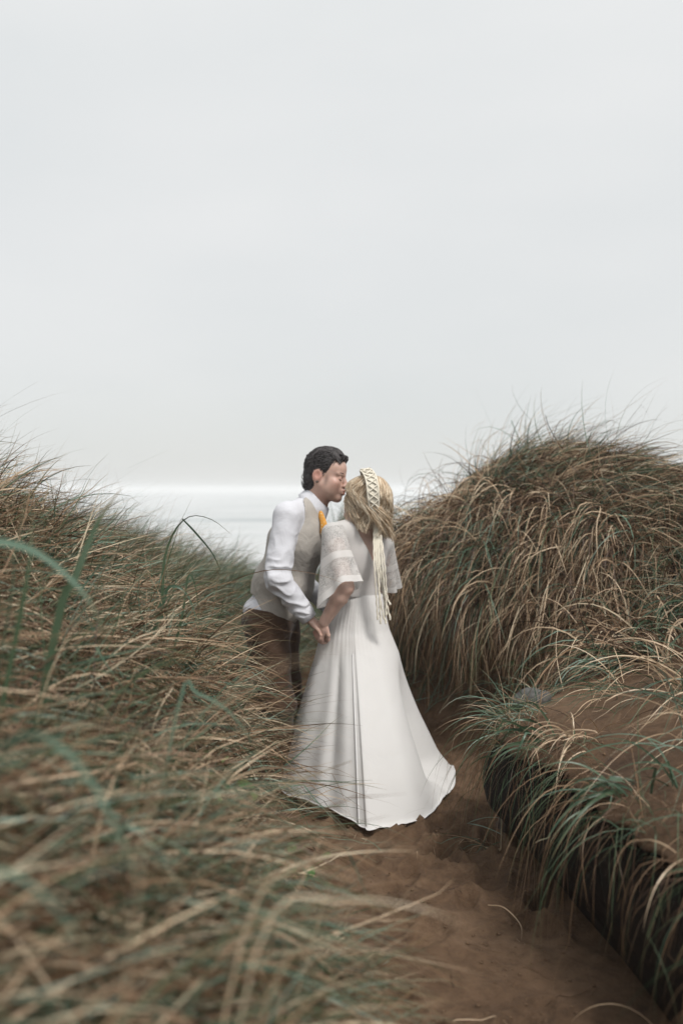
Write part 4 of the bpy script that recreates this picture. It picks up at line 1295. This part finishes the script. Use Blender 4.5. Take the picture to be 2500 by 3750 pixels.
# --- dead blades hanging over the scarp
def along_lip(n, y0, y1, back, rng):
    # spread evenly along the curve of the lip
    ys = np.linspace(y0, y1, 400); xs = LIP(ys)
    s_ = np.concatenate([[0], np.cumsum(np.hypot(np.diff(xs), np.diff(ys)))])
    q = rng.uniform(0, s_[-1], n)
    y = np.interp(q, s_, ys)
    tx = np.gradient(xs, ys); T = np.stack([np.interp(y, ys, tx), np.ones(n)], -1); T /= np.linalg.norm(T, axis=1, keepdims=True)
    nrm = np.stack([T[:, 1], -T[:, 0]], -1)          # pointing into the bank
    b = back * rng.uniform(size=n) ** 1.4
    return np.stack([LIP(y), y], -1) + nrm * b[:, None], -nrm
def hang(name, label, n, y0, y1, back, Lr, tintf, grav, outw, rng, wid=(0.0035, 0.0085), lean=0.1, rise=0.4):
    XY, o2 = along_lip(n, y0, y1, back, rng)
    x, y = XY[:, 0], XY[:, 1]
    root = np.stack([x, y, z_top(x, y) - 0.015], -1)
    N = len(x)
    c = fbm(x * 5, y * 5, 2, 91); c2 = fbm(x * 5, y * 5, 2, 92); c3 = fbm(x * 3, y * 3, 2, 93)
    O = np.concatenate([o2, np.zeros((N, 1))], 1)
    d0 = O * outw + np.array([lean, 0, rise]) + rng.normal(size=(N, 3)) * 0.4 + np.stack([c, c2, 0 * c], -1) * 0.8
    Ln = rng.uniform(*Lr, N) * (1 + 0.5 * c3)
    wn = O * 0.25 * outw + rng.normal(size=(N, 3)) * 0.65 + np.array([lean, 0, 0])
    P = grow(root, d0, Ln, None, wn, rng.uniform(*grav, N), 10, rng, h_col, rng.uniform(0.0, 0.05, N), kinks=0.55)
    Wd = rng.uniform(*wid, N)
    V, Q, A = ribbons(P, Wd, rng, tintf(x, y, rng, c, c3))
    print(name, N, len(Q) * 2)
    return obj_np(name, V, Q, M_GRASS, attrs=A, label=label, cat='grass', kind='stuff')
hang('hanging_dead_grass', 'dead brown grass hanging down over the right dune scarp', 13000, 4.95, 7.6, 0.45, (0.30, 0.72),
     mixtint(lambda x, y: 0.07 + 0 * x), (3.0, 5.0), 0.7, rng, rise=0.2)
hang('bank_fringe_grass', 'thin dry stems hanging over the shaded face of the near bank', 600, 1.5, 4.6, 0.14, (0.25, 0.6),
     lambda x, y, rng, c1, c3: np.where(rng.uniform(size=len(x)) < 0.4, 0.70 + 0.08 * rng.uniform(size=len(x)), 0.12 + 0.25 * rng.uniform(size=len(x)) ** 2), (3.0, 6.0), 0.6, rng, (0.0018, 0.0036), -0.03, 0.12)
# --- the far right slope of the near bank, and sparse straws on its bare sand
XY = scatter(14000, 0.7, 3.2, 2.2, 5.4, rng, lambda x, y: dr(x, y) * S((x - LIP(y) - 1.0 + 0.75 * S((y - 4.2) / 0.9)) / 0.5))
grass_stuff('bank_slope_grass', 'straw and green grass on the slope at the right edge', XY, rng, h_col,
            lambda x, y: V3(x, -0.05, -0.3, 0.9), (0.35, 0.65), (0.003, 0.006), (0.9, 2.2), lambda x, y: V3(x, -0.25, -0.3, 0),
            mixtint(lambda x, y: 0.38 + 0 * x), 9, (0.01, 0.08))
XY = scatter(1100, 0.4, 2.2, 1.6, 4.9, rng, lambda x, y: dr(x, y) * 0.45)
grass_stuff('sparse_bank_grass', 'sparse thin straws lying over the bare sand of the near bank', XY, rng, h_col,
            lambda x, y: V3(x, -0.3, -0.3, 0.6), (0.2, 0.5), (0.002, 0.004), (1.2, 2.6), lambda x, y: V3(x, -0.3, -0.4, 0),
            mixtint(lambda x, y: 0.35 + 0 * x), 8, (0.002, 0.02))
# --- behind the couple
XY = scatter(20000, -2.5, 1.2, 5.9, 10.6, rng, lambda x, y: (z_low(x, y) > 0.10) * (x < LIP(y)) * 1.0)
grass_stuff('far_dune_grass', 'green grass on the dune mounds behind the couple', XY, rng, h_col,
            lambda x, y: V3(x, 0.35, 0, 1.0), (0.35, 0.6), (0.003, 0.006), (0.4, 1.2), lambda x, y: V3(x, 0.6, 0, 0),
            mixtint(lambda x, y: 0.72 + 0 * x), 6, (0.01, 0.08))
# --- litter on the path
n = 100
ly = rng.uniform(2.3, 5.6, n); lx = XL(ly) + (XR(ly) - XL(ly)) * rng.uniform(0.15, 1.0, n)
XY = np.stack([lx, ly], -1)
grass_stuff('straw_litter', 'broken straws and twigs lying on the sandy path', XY, rng, h_col,
            lambda x, y: np.concatenate([rng.normal(size=(len(x), 2)), 0.02 * np.ones((len(x), 1))], 1), (0.05, 0.26), (0.0018, 0.0034), (0.6, 1.5), lambda x, y: V3(x, 0, 0, -1),
            mixtint(lambda x, y: 0.05 + 0 * x), 7, (0.003, 0.006))
# ------------------------------------------------------------------ tussocks and blades one can pick out
def blade_mesh(P, width, rng, tint, fold=0.25):
    """one broad blade with a keel: three points across"""
    P = np.asarray(P, float); n = len(P)
    Tn = np.gradient(P, axis=0); Tn /= np.linalg.norm(Tn, axis=1, keepdims=True) + 1e-9
    view = np.array([0, 0, CAM_Z]) - P[n // 2]
    r = view / np.linalg.norm(view) + rng.normal(size=3) * 0.7
    sd_ = np.cross(Tn, r); sd_ /= np.linalg.norm(sd_, axis=1, keepdims=True) + 1e-9
    up_ = np.cross(sd_, Tn)
    t = np.linspace(0, 1, n)
    wv = (0.5 * width * (0.7 + 0.3 * np.sin(np.pi * np.minimum(t * 1.6, 1))) * (1 - t ** 3.2 * 0.95))[:, None]
    V = np.stack([P - sd_ * wv, P - up_ * wv * fold, P + sd_ * wv], 1).reshape(-1, 3)
    return V, grid_faces(n, 3), {'tint': np.full(3 * n, tint), 'along': np.repeat(t, 3)}

def add_blade(root, P, width, rng, tint, name='blade'):
    V, Q, A = blade_mesh(P, width, rng, tint)
    return obj_np(name, V, Q, M_BLADE, root, attrs=A)

def ground_pt(px, d):
    x = (px - 1250) / 3646 * d
    return np.array([x, d, float(h_col(np.array([x]), np.array([d]))[0])])

def tuft(name, label, base, n, d0, Lr, Wr, grav, wind, tintf, seed, spread=0.35, rbase=0.03, group=None, nseg=12, lift=0.012):
    rg = np.random.RandomState(seed)
    root = empty(name, base, label, 'grass', group)
    r0 = np.asarray(base) + np.concatenate([rg.normal(size=(n, 2)) * rbase, np.zeros((n, 1))], 1)
    r0[:, 2] = h_col(r0[:, 0], r0[:, 1]) - 0.01 if rbase > 0 else r0[:, 2]
    dd = np.asarray(d0, float) + rg.normal(size=(n, 3)) * spread
    dd[:, 2] = np.abs(dd[:, 2])
    P = grow(r0, dd, rg.uniform(*Lr, n), None, np.asarray(wind, float) + rg.normal(size=(n, 3)) * spread * 0.8, rg.uniform(*grav, n), nseg, rg, h_col, lift)
    for i in range(n):
        add_blade(root, P[i], rg.uniform(*Wr), rg, tintf(rg))
    return root

def drawn(name, label, curves, group=None):
    """a tussock whose blades follow given curves; the first point of the first curve is its base"""
    rg = np.random.RandomState(len(label) * 7 + len(curves))
    def rooted(pts):
        p = np.asarray(pts, float)
        h = float(h_col(p[:1, 0], p[:1, 1])[0])
        if p[0, 2] - h < 0.04:
            return p
        q = p[0] + np.array([-0.10 if p[1, 0] > p[0, 0] else 0.06, 0.0, 0.0])
        q[2] = float(h_col(q[None, 0], q[None, 1])[0]) - 0.01
        return np.vstack([q, p])
    cs = [(np.asarray(c_[0], float) if len(c_) > 3 else rooted(c_[0]), c_[1], c_[2]) for c_ in curves]
    root = empty(name, cs[0][0][0], label, 'grass', group)
    for pts, wd, tint in cs:
        add_blade(root, smoothline(pts, 18), wd, rg, tint)
    return root

green = lambda r: 0.70 + 0.16 * r.uniform()
dkgreen = lambda r: 0.72 + 0.10 * r.uniform()
pale = lambda r: 0.82 + 0.18 * r.uniform()
strawt = lambda r: 0.30 + 0.28 * r.uniform()
mixed = lambda r: green(r) if r.uniform() < 0.55 else strawt(r)
G1 = 'separate grass tussocks'
# near bank, right
tuft('grass_tussock', 'thin-bladed green tussock on the tip of the near sand bank beside the grey stone', ground_pt(1880, 4.20), 95, (-0.6, -0.25, 0.6), (0.2, 0.42), (0.0024, 0.0046), (0.7, 2.0), (-0.35, -0.2, 0), lambda r: pale(r) if r.uniform() < 0.3 else mixed(r), 1, 0.45, 0.06, G1)
tuft('grass_tussock', 'broad dark green drooping blades at the bank edge, below the thin tussock', ground_pt(2015, 3.75), 11, (-0.7, -0.25, 0.75), (0.24, 0.42), (0.008, 0.013), (1.6, 3.0), (-0.5, -0.2, 0), dkgreen, 2, 0.3, 0.035, G1)
tuft('grass_tussock', 'broad dark green dewy blades fanning left over the shaded bank face', ground_pt(2290, 3.12), 13, (-0.85, -0.15, 0.55), (0.22, 0.40), (0.008, 0.0135), (1.4, 2.8), (-0.6, -0.1, 0), dkgreen, 3, 0.28, 0.03, G1)
tuft('straw_sheaf', 'pale dead straw sheaf drooping over the bank edge between two green tussocks', ground_pt(2140, 3.55), 24, (-0.5, -0.2, 0.35), (0.16, 0.30), (0.003, 0.005), (1.6, 3.2), (-0.3, -0.2, 0), strawt, 4, 0.28, 0.03, G1)
tuft('straw_sheaf', 'pale dead straw sheaf hanging over the bank at the lower right edge', ground_pt(2470, 2.62), 9, (-0.5, -0.2, 0.4), (0.2, 0.34), (0.003, 0.006), (2.0, 3.6), (-0.2, -0.2, 0), strawt, 5, 0.28, 0.03, G1)
tuft('grass_tussock', 'upright green blades at the right edge above the bare bank sand', ground_pt(2490, 3.0), 9, (-0.25, -0.2, 0.9), (0.2, 0.36), (0.006, 0.010), (1.2, 2.4), (-0.3, -0.1, 0), dkgreen, 6, 0.3, 0.03, G1)
tuft('grass_tussock', 'large green and straw tussock sweeping left from the right edge', ground_pt(2540, 3.85), 80, (-0.55, -0.3, 0.75), (0.35, 0.6), (0.003, 0.0065), (1.2, 2.6), (-0.45, -0.2, 0), mixed, 7, 0.4, 0.09, G1)
tuft('grass_tussock', 'long pale stalks leaning down over the bare sand from the right edge', ground_pt(2640, 3.25), 22, (-0.7, -0.45, 0.65), (0.45, 0.75), (0.0025, 0.005), (0.9, 1.9), (-0.6, -0.5, 0), lambda r: pale(r) if r.uniform() < 0.5 else strawt(r), 8, 0.3, 0.06, G1)
tuft('grass_tussock', 'small straw-tipped tuft on the crest of the bare bank sand', ground_pt(2260, 4.1), 22, (-0.5, -0.2, 0.6), (0.25, 0.5), (0.0025, 0.005), (1.2, 2.4), (-0.5, -0.2, 0), mixed, 9, 0.45, 0.04, G1)
# green clumps on the right dune
for k, (px, d, lab) in enumerate(((1560, 6.6, 'green tuft on the right dune crest just right of the bride'), (2190, 5.35, 'broad green clump in the middle of the dead hanging grass'),
                                  (2420, 5.0, 'tall green clump high on the slope at the right edge'), (1900, 6.2, 'small green tuft in the brown grass below the right crest'),
                                  (2250, 6.3, 'fresh green tuft on the right shoulder of the right dune crest'))):
    tuft('grass_tussock', lab, ground_pt(px, d), 24, (0.3, -0.4, 0.5), (0.22, 0.42), (0.006, 0.011), (1.2, 2.6), (0.15, -0.35, 0), green, 20 + k, 0.45, 0.08, G1, lift=0.10)
# left dune
tuft('grass_tussock', 'thin dark blades arching right across the lower left of the wedding skirt', ground_pt(940, 4.12), 22, (0.75, -0.1, 0.7), (0.45, 0.75), (0.002, 0.0045), (0.9, 1.9), (0.5, -0.1, 0), lambda r: 0.70 + 0.06 * r.uniform() if r.uniform() < 0.6 else 0.1 + 0.2 * r.uniform(), 40, 0.25, 0.08, G1)
tuft('grass_tussock', 'thin green blades crossing in front of the brown trousers', ground_pt(830, 4.05), 30, (0.6, 0.0, 0.75), (0.4, 0.65), (0.0025, 0.005), (0.7, 1.6), (0.5, 0, 0), mixed, 41, 0.3, 0.08, G1)
tuft('grass_tussock', 'slender green blades at the dip beside the man\'s back', ground_pt(760, 4.3), 26, (0.4, 0.0, 0.9), (0.3, 0.55), (0.003, 0.006), (0.5, 1.4), (0.5, 0, 0), mixed, 42, 0.35, 0.09, G1)
D = 3.7
drawn('kinked_reed', 'bent green blades with sharp kinks standing above the left dune mat', [
    ([at(590, 2230, D), at(600, 2060, D), at(640, 1945, D), at(700, 1890, D), at(780, 1905, D + .05), at(850, 1960, D + .08)], 0.009, 0.74),
    ([at(585, 2230, D), at(595, 2120, D), at(630, 2010, D), at(662, 1905, D)], 0.011, 0.75),
    ([at(668, 1900, D), at(720, 1955, D), at(780, 2030, D), at(815, 2110, D)], 0.009, 0.78, 'kinked half'),
    ([at(600, 2240, D), at(640, 2150, D), at(664, 1905, D)], 0.006, 0.76)], G1)
drawn('broad_reed', 'two tall broad green blades at the far left, standing out of focus', [
    ([at(30, 2260, 2.1), at(50, 2100, 2.1), at(75, 1950, 2.1), at(110, 1735, 2.12)], 0.022, 0.745),
    ([at(60, 2330, 2.1), at(110, 2050, 2.1), at(118, 1880, 2.12)], 0.012, 0.74)], G1)
drawn('broad_reed', 'leaning broad green blade with a thin tip, right of the two tall far left blades', [
    ([at(215, 2260, 2.3), at(270, 2130, 2.3), at(335, 1965, 2.32), at(375, 1885, 2.33), at(448, 1785, 2.36)], 0.020, 0.75)], G1)
drawn('arching_reed', 'pale teal blade arching in from the left edge, out of focus', [
    ([at(-220, 2060, 1.75), at(-60, 1985, 1.75), at(110, 2010, 1.75), at(250, 2110, 1.75), at(340, 2220, 1.75), at(400, 2370, 1.78)], 0.015, 0.92)], G1)
drawn('arching_reed', 'long pale teal blade arching down through the blurred lower left grass', [
    ([at(-60, 2880, 1.25), at(20, 2730, 1.25), at(150, 2690, 1.25), at(290, 2800, 1.25), at(390, 2960, 1.25), at(480, 3160, 1.25), at(530, 3330, 1.27)], 0.011, 0.91)], G1)
drawn('arching_reed', 'blurred teal blade sloping down at the left edge near the bottom corner', [
    ([at(-260, 3320, 1.0), at(-80, 3190, 1.0), at(100, 3230, 1.0), at(260, 3390, 1.0), at(380, 3560, 1.0)], 0.009, 0.90)], G1)
drawn('arching_reed', 'blurred teal blade arching near the left hem of the wedding skirt', [
    ([at(660, 2560, 2.2), at(720, 2540, 2.2), at(820, 2590, 2.2), at(900, 2680, 2.2), at(960, 2790, 2.2)], 0.008, 0.90)], G1)
drawn('arching_reed', 'sharp green blade arching over the left dune mat toward the man', [
    ([at(590, 2240, 3.5), at(620, 2150, 3.5), at(680, 2170, 3.5), at(720, 2270, 3.5), at(735, 2390, 3.5)], 0.011, 0.80),
    ([at(660, 2290, 3.5), at(690, 2110, 3.5), at(720, 2170, 3.5), at(732, 2330, 3.52)], 0.009, 0.76)], G1)
drawn('dry_stem', 'single thin dry stem arching across the waists of the couple', [
    ([at(720, 2240, 4.2), at(850, 2130, 4.2), at(980, 2088, 4.2), at(1100, 2092, 4.2), at(1210, 2118, 4.2), at(1305, 2158, 4.2)], 0.0042, 0.2)], G1)
drawn('dry_stem', 'single curved dry stem lying on the sandy path', [
    ([ground_pt(1790, 3.55) + [0, 0, .006], ground_pt(1850, 3.5) + [0, 0, .01], ground_pt(1910, 3.4) + [0, 0, .01], ground_pt(1915, 3.28) + [0, 0, .006]], 0.004, 0.42)], G1)
# out of focus stems crossing low in front of the skirt
drawn('dry_stem', 'blurred stems leaning across the wedding skirt, close to the lens', [
    ([at(560, 2900, 1.0), at(760, 2620, 1.0), at(1000, 2450, 1.0), at(1250, 2375, 1.0), at(1440, 2330, 1.0)], 0.0018, 0.5),
    ([at(540, 2960, 0.95), at(760, 2720, 0.95), at(1000, 2630, 0.95), at(1250, 2650, 0.95), at(1350, 2690, 0.95)], 0.002, 0.80),
    ([at(620, 3200, 1.0), at(860, 2930, 1.0), at(1150, 2820, 1.0), at(1400, 2850, 1.0), at(1540, 2915, 1.0)], 0.0018, 0.5)], G1)
drawn('dry_stem', 'blurred straws reaching out over the path below the hem', [
    ([at(900, 3400, 1.35), at(1150, 3150, 1.35), at(1400, 3080, 1.35), at(1640, 3180, 1.35)], 0.004, 0.5),
    ([at(950, 3450, 1.3), at(1250, 3300, 1.3), at(1550, 3330, 1.3), at(1700, 3400, 1.3)], 0.0035, 0.56),
    ([at(1000, 3600, 1.3), at(1350, 3480, 1.3), at(1600, 3500, 1.3), at(1850, 3560, 1.3)], 0.0035, 0.4)], G1)

# ------------------------------------------------------------------ leafy weeds
M_LEAF = plain('weed_leaf', (0.07, 0.16, 0.035), 0.5, 0.25, 60)
M_LEAF_D = plain('weed_leaf_dark', (0.022, 0.055, 0.016), 0.5, 0.25, 60)
M_FLOWER = plain('yellow_petal', (0.42, 0.30, 0.04), 0.6)
def leaf_mesh():
    n = 7; t = np.linspace(0, 1, n)
    wv = 0.34 * np.sin(np.pi * np.clip(t, 0.02, 0.98)) ** 0.8
    V = np.stack([np.stack([t, -wv, 0.18 * wv - 0.3 * t * t], -1), np.stack([t, 0 * t, -0.3 * t * t], -1), np.stack([t, wv, 0.18 * wv - 0.3 * t * t], -1)], 1)
    return V.reshape(-1, 3), grid_faces(n, 3)
def weed(name, label, base, n, size, spread, mat, seed, flowers=0, rise=0.0):
    rg = np.random.RandomState(seed)
    root = empty(name, base, label, 'plant', 'leafy weeds')
    me = mesh_np('leaf', *leaf_mesh(), mat)
    st = []
    for i in range(n):
        tip = np.asarray(base) + rg.normal(size=3) * np.asarray(spread) + [0, 0, rise]
        st.append(tube_np(smoothline([base, (np.asarray(base) + tip) / 2 + [0, 0, 0.02], tip], 6), 0.0012, 4))
        o = bpy.data.objects.new('leaf', me)
        s_ = size * rg.uniform(0.6, 1.3)
        o.location = tip - np.asarray(base); o.scale = (s_, s_, s_)
        o.rotation_euler = (rg.uniform(-0.6, 0.6), rg.uniform(-0.4, 0.7), rg.uniform(0, 6.28))
        link(o, root)
    obj_np('stem', *join_np(st), mat, root)
    for i in range(flowers):
        c_ = np.asarray(base) + rg.normal(size=3) * np.asarray(spread) * 0.6 + [0, -0.05, 0.03]
        parts = []
        for a_ in np.linspace(0, 2 * np.pi, 5, endpoint=False):
            d_ = np.array([math.cos(a_), -0.3, math.sin(a_)])
            parts.append(tube_np([c_, c_ + d_ * 0.006, c_ + d_ * 0.011], [0.002, 0.0045, 0.001], 5, 0.4))
        obj_np('flower', *join_np(parts), M_FLOWER, root)
weed('leafy_weed', 'dark leafy weed with tiny yellow flowers under the hanging dead grass', at(1950, 2395, 5.5), 44, 0.035, (0.07, 0.035, 0.075), M_LEAF_D, 3, 2)
for px, py, d, lab, n in ((700, 2480, 3.0, 'bright green leafy weed in the straw left of the trousers', 46), (960, 2640, 3.5, 'small green weed at the dune foot left of the skirt', 24)):
    b_ = ground_pt(px, d)
    weed('leafy_weed', lab, b_, n, 0.045, (0.08, 0.06, 0.05), M_LEAF, px, rise=0.16)

# ------------------------------------------------------------------ the old log along the foot of the bank
def log_material():
    m, t, b = new_mat('dark_driftwood')
    c_ = nd(t, 'ShaderNodeTexCoord'); mp_ = nd(t, 'ShaderNodeMapping')
    mp_.inputs['Scale'].default_value = (38, 3.5, 38)
    n = nd(t, 'ShaderNodeTexNoise', Scale=1.0, Detail=6, Roughness=0.6)
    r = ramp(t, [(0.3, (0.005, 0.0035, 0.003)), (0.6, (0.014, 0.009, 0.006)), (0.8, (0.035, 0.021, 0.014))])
    bp = nd(t, 'ShaderNodeBump', Strength=0.8, Distance=0.02)
    t.links.new(c_.outputs['Object'], mp_.inputs['Vector']); t.links.new(mp_.outputs['Vector'], n.inputs['Vector'])
    t.links.new(n.outputs['Fac'], r.inputs['Fac']); t.links.new(r.outputs['Color'], b.inputs['Base Color'])
    t.links.new(n.outputs['Fac'], bp.inputs['Height']); t.links.new(bp.outputs['Normal'], b.inputs['Normal'])
    b.inputs['Roughness'].default_value = 0.85
    b.inputs['Specular IOR Level'].default_value = 0.12
    return m
M_LOG = log_material()
la, lb = np.array([0.875, 4.36, 0.235]), np.array([1.24, 1.2, 0.25])
NL, NS = 90, 48
t_ = np.linspace(0, 1, NL)[:, None]; an = np.linspace(0, 2 * np.pi, NS, endpoint=False)[None]
cl_ = la + (lb - la) * t_
cl_[:, 0] += 0.012 * np.sin(t_[:, 0] * 5)
rr = 0.262 * (1 + 0.05 * fbm(t_ * 5 + 0 * an, np.sin(an) * 1.5 + 3 + 0 * t_, 3, 4) + 0.04 * fbm(t_ * 3 + 0 * an, np.cos(an) * 9 + 0 * t_, 3, 6))
rr = rr * np.sqrt(np.clip(1 - (1 - np.clip(t_ / 0.012, 0, 1)) ** 2 * 0.35, 0, 1))
GL = cl_[:, None] + np.stack([rr * np.cos(an), 0 * rr, rr * np.sin(an)], -1)
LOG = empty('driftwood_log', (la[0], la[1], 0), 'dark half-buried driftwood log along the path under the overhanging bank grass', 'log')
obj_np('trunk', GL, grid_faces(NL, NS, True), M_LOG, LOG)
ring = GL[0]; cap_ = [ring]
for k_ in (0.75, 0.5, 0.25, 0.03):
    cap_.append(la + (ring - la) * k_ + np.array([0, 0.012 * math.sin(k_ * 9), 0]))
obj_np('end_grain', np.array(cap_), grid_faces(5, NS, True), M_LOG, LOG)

# ------------------------------------------------------------------ crumbs of damp sand kicked up along the path
rg = np.random.RandomState(77)
n_ = 3200
cy = rg.uniform(2.2, 6.0, n_); cx = XL(cy) + (XR(cy) - XL(cy)) * rg.uniform(0.1, 1.0, n_)
pk = (fbm(cx * 4, cy * 4, 3, 31) + 0.25 > rg.uniform(0, 0.7, n_))
cx, cy = cx[pk], cy[pk]; n_ = len(cx)
ico = np.array([(1, 0, 0), (-1, 0, 0), (0, 1, 0), (0, -1, 0), (0, 0, 1), (0, 0, -1), (.6, .6, .5), (-.6, .6, .5), (.6, -.6, .5), (-.6, -.6, .5)], float)
icf = np.array([(4, 0, 6), (4, 6, 2), (4, 2, 7), (4, 7, 1), (4, 1, 9), (4, 9, 3), (4, 3, 8), (4, 8, 0), (5, 6, 0), (5, 2, 6), (5, 7, 2), (5, 1, 7), (5, 9, 1), (5, 3, 9), (5, 8, 3), (5, 0, 8)])
sz = 0.002 + 0.006 * rg.uniform(size=n_) ** 4
Vc_ = ico[None] * sz[:, None, None] * rg.uniform(0.6, 1.3, (n_, 10, 1)) * np.array([1.2, 1.2, 0.7])
Vc_ = Vc_ + np.stack([cx, cy, h_col(cx, cy) + sz * 0.25], -1)[:, None]
obj_np('sand_crumbs', Vc_, (icf[None] + (np.arange(n_) * 10)[:, None, None]).reshape(-1, 3), plain('sand_crumb', (0.15, 0.096, 0.06), 0.9, 0.25, 80, spec=0.1), smooth=True, kind='stuff', label='crumbs and clods of damp sand scattered along the trodden path', cat='sand')

# ------------------------------------------------------------------ stones at the bank's tip
def stone_material(col):
    return plain('stone_%d' % int(col[0] * 1000), col, 0.8, 0.35, 22, 0.6, 60)
def stone(label, c, r, col, seed):
    v = Vol(np.asarray(c) - max(r) * 1.4, np.asarray(c) + max(r) * 1.4, max(r) / 14)
    M_ = frame((0.95, 0.2, 0.12), (0, 0.1, 1))
    v.ell(c, r, M_, 0.02, noise=lambda P, t: 0.03 * noise3(P, 14, seed) + 0.012 * noise3(P, 40, seed + 1))
    V, Q = v.mesh(1)
    obj_np('stone', V - np.asarray(c), Q, stone_material(col), rel=(0, 0, 0), label=label, cat='stone', group='stones on the bank').location = c
g = ground_pt(1945, 4.45); stone('grey weathered stone resting behind the tussock on the bank tip', (g[0], g[1], g[2] + 0.03), (0.10, 0.06, 0.055), (0.09, 0.088, 0.082), 3)
g = ground_pt(1862, 4.38); stone('small brownish stone left of the grey stone at the bank tip', (g[0], g[1], g[2] + 0.025), (0.045, 0.04, 0.04), (0.09, 0.07, 0.06), 9)

# ------------------------------------------------------------------ sea mist
def haze_box():
    V = np.array([(x, y, z) for x in (-2600, 2600) for y in (-300, 3200) for z in (-5.4, 4.0)], float)
    Q = np.array([(0, 1, 3, 2), (4, 6, 7, 5), (0, 4, 5, 1), (2, 3, 7, 6), (0, 2, 6, 4), (1, 5, 7, 3)])
    m = bpy.data.materials.new('sea_mist'); m.use_nodes = True
    t = m.node_tree; t.nodes.clear()
    o = t.nodes.new('ShaderNodeOutputMaterial'); p = t.nodes.new('ShaderNodeVolumePrincipled')
    p.inputs['Color'].default_value = (0.995, 0.998, 1.0, 1)
    p.inputs['Density'].default_value = 0.0014
    t.links.new(p.outputs[0], o.inputs['Volume'])
    obj_np('haze', V, Q, m, smooth=False, kind='stuff', label='thin pale sea mist in the air over the dunes and surf', cat='haze')
haze_box()
print('done', round(time.time() - T0, 1))
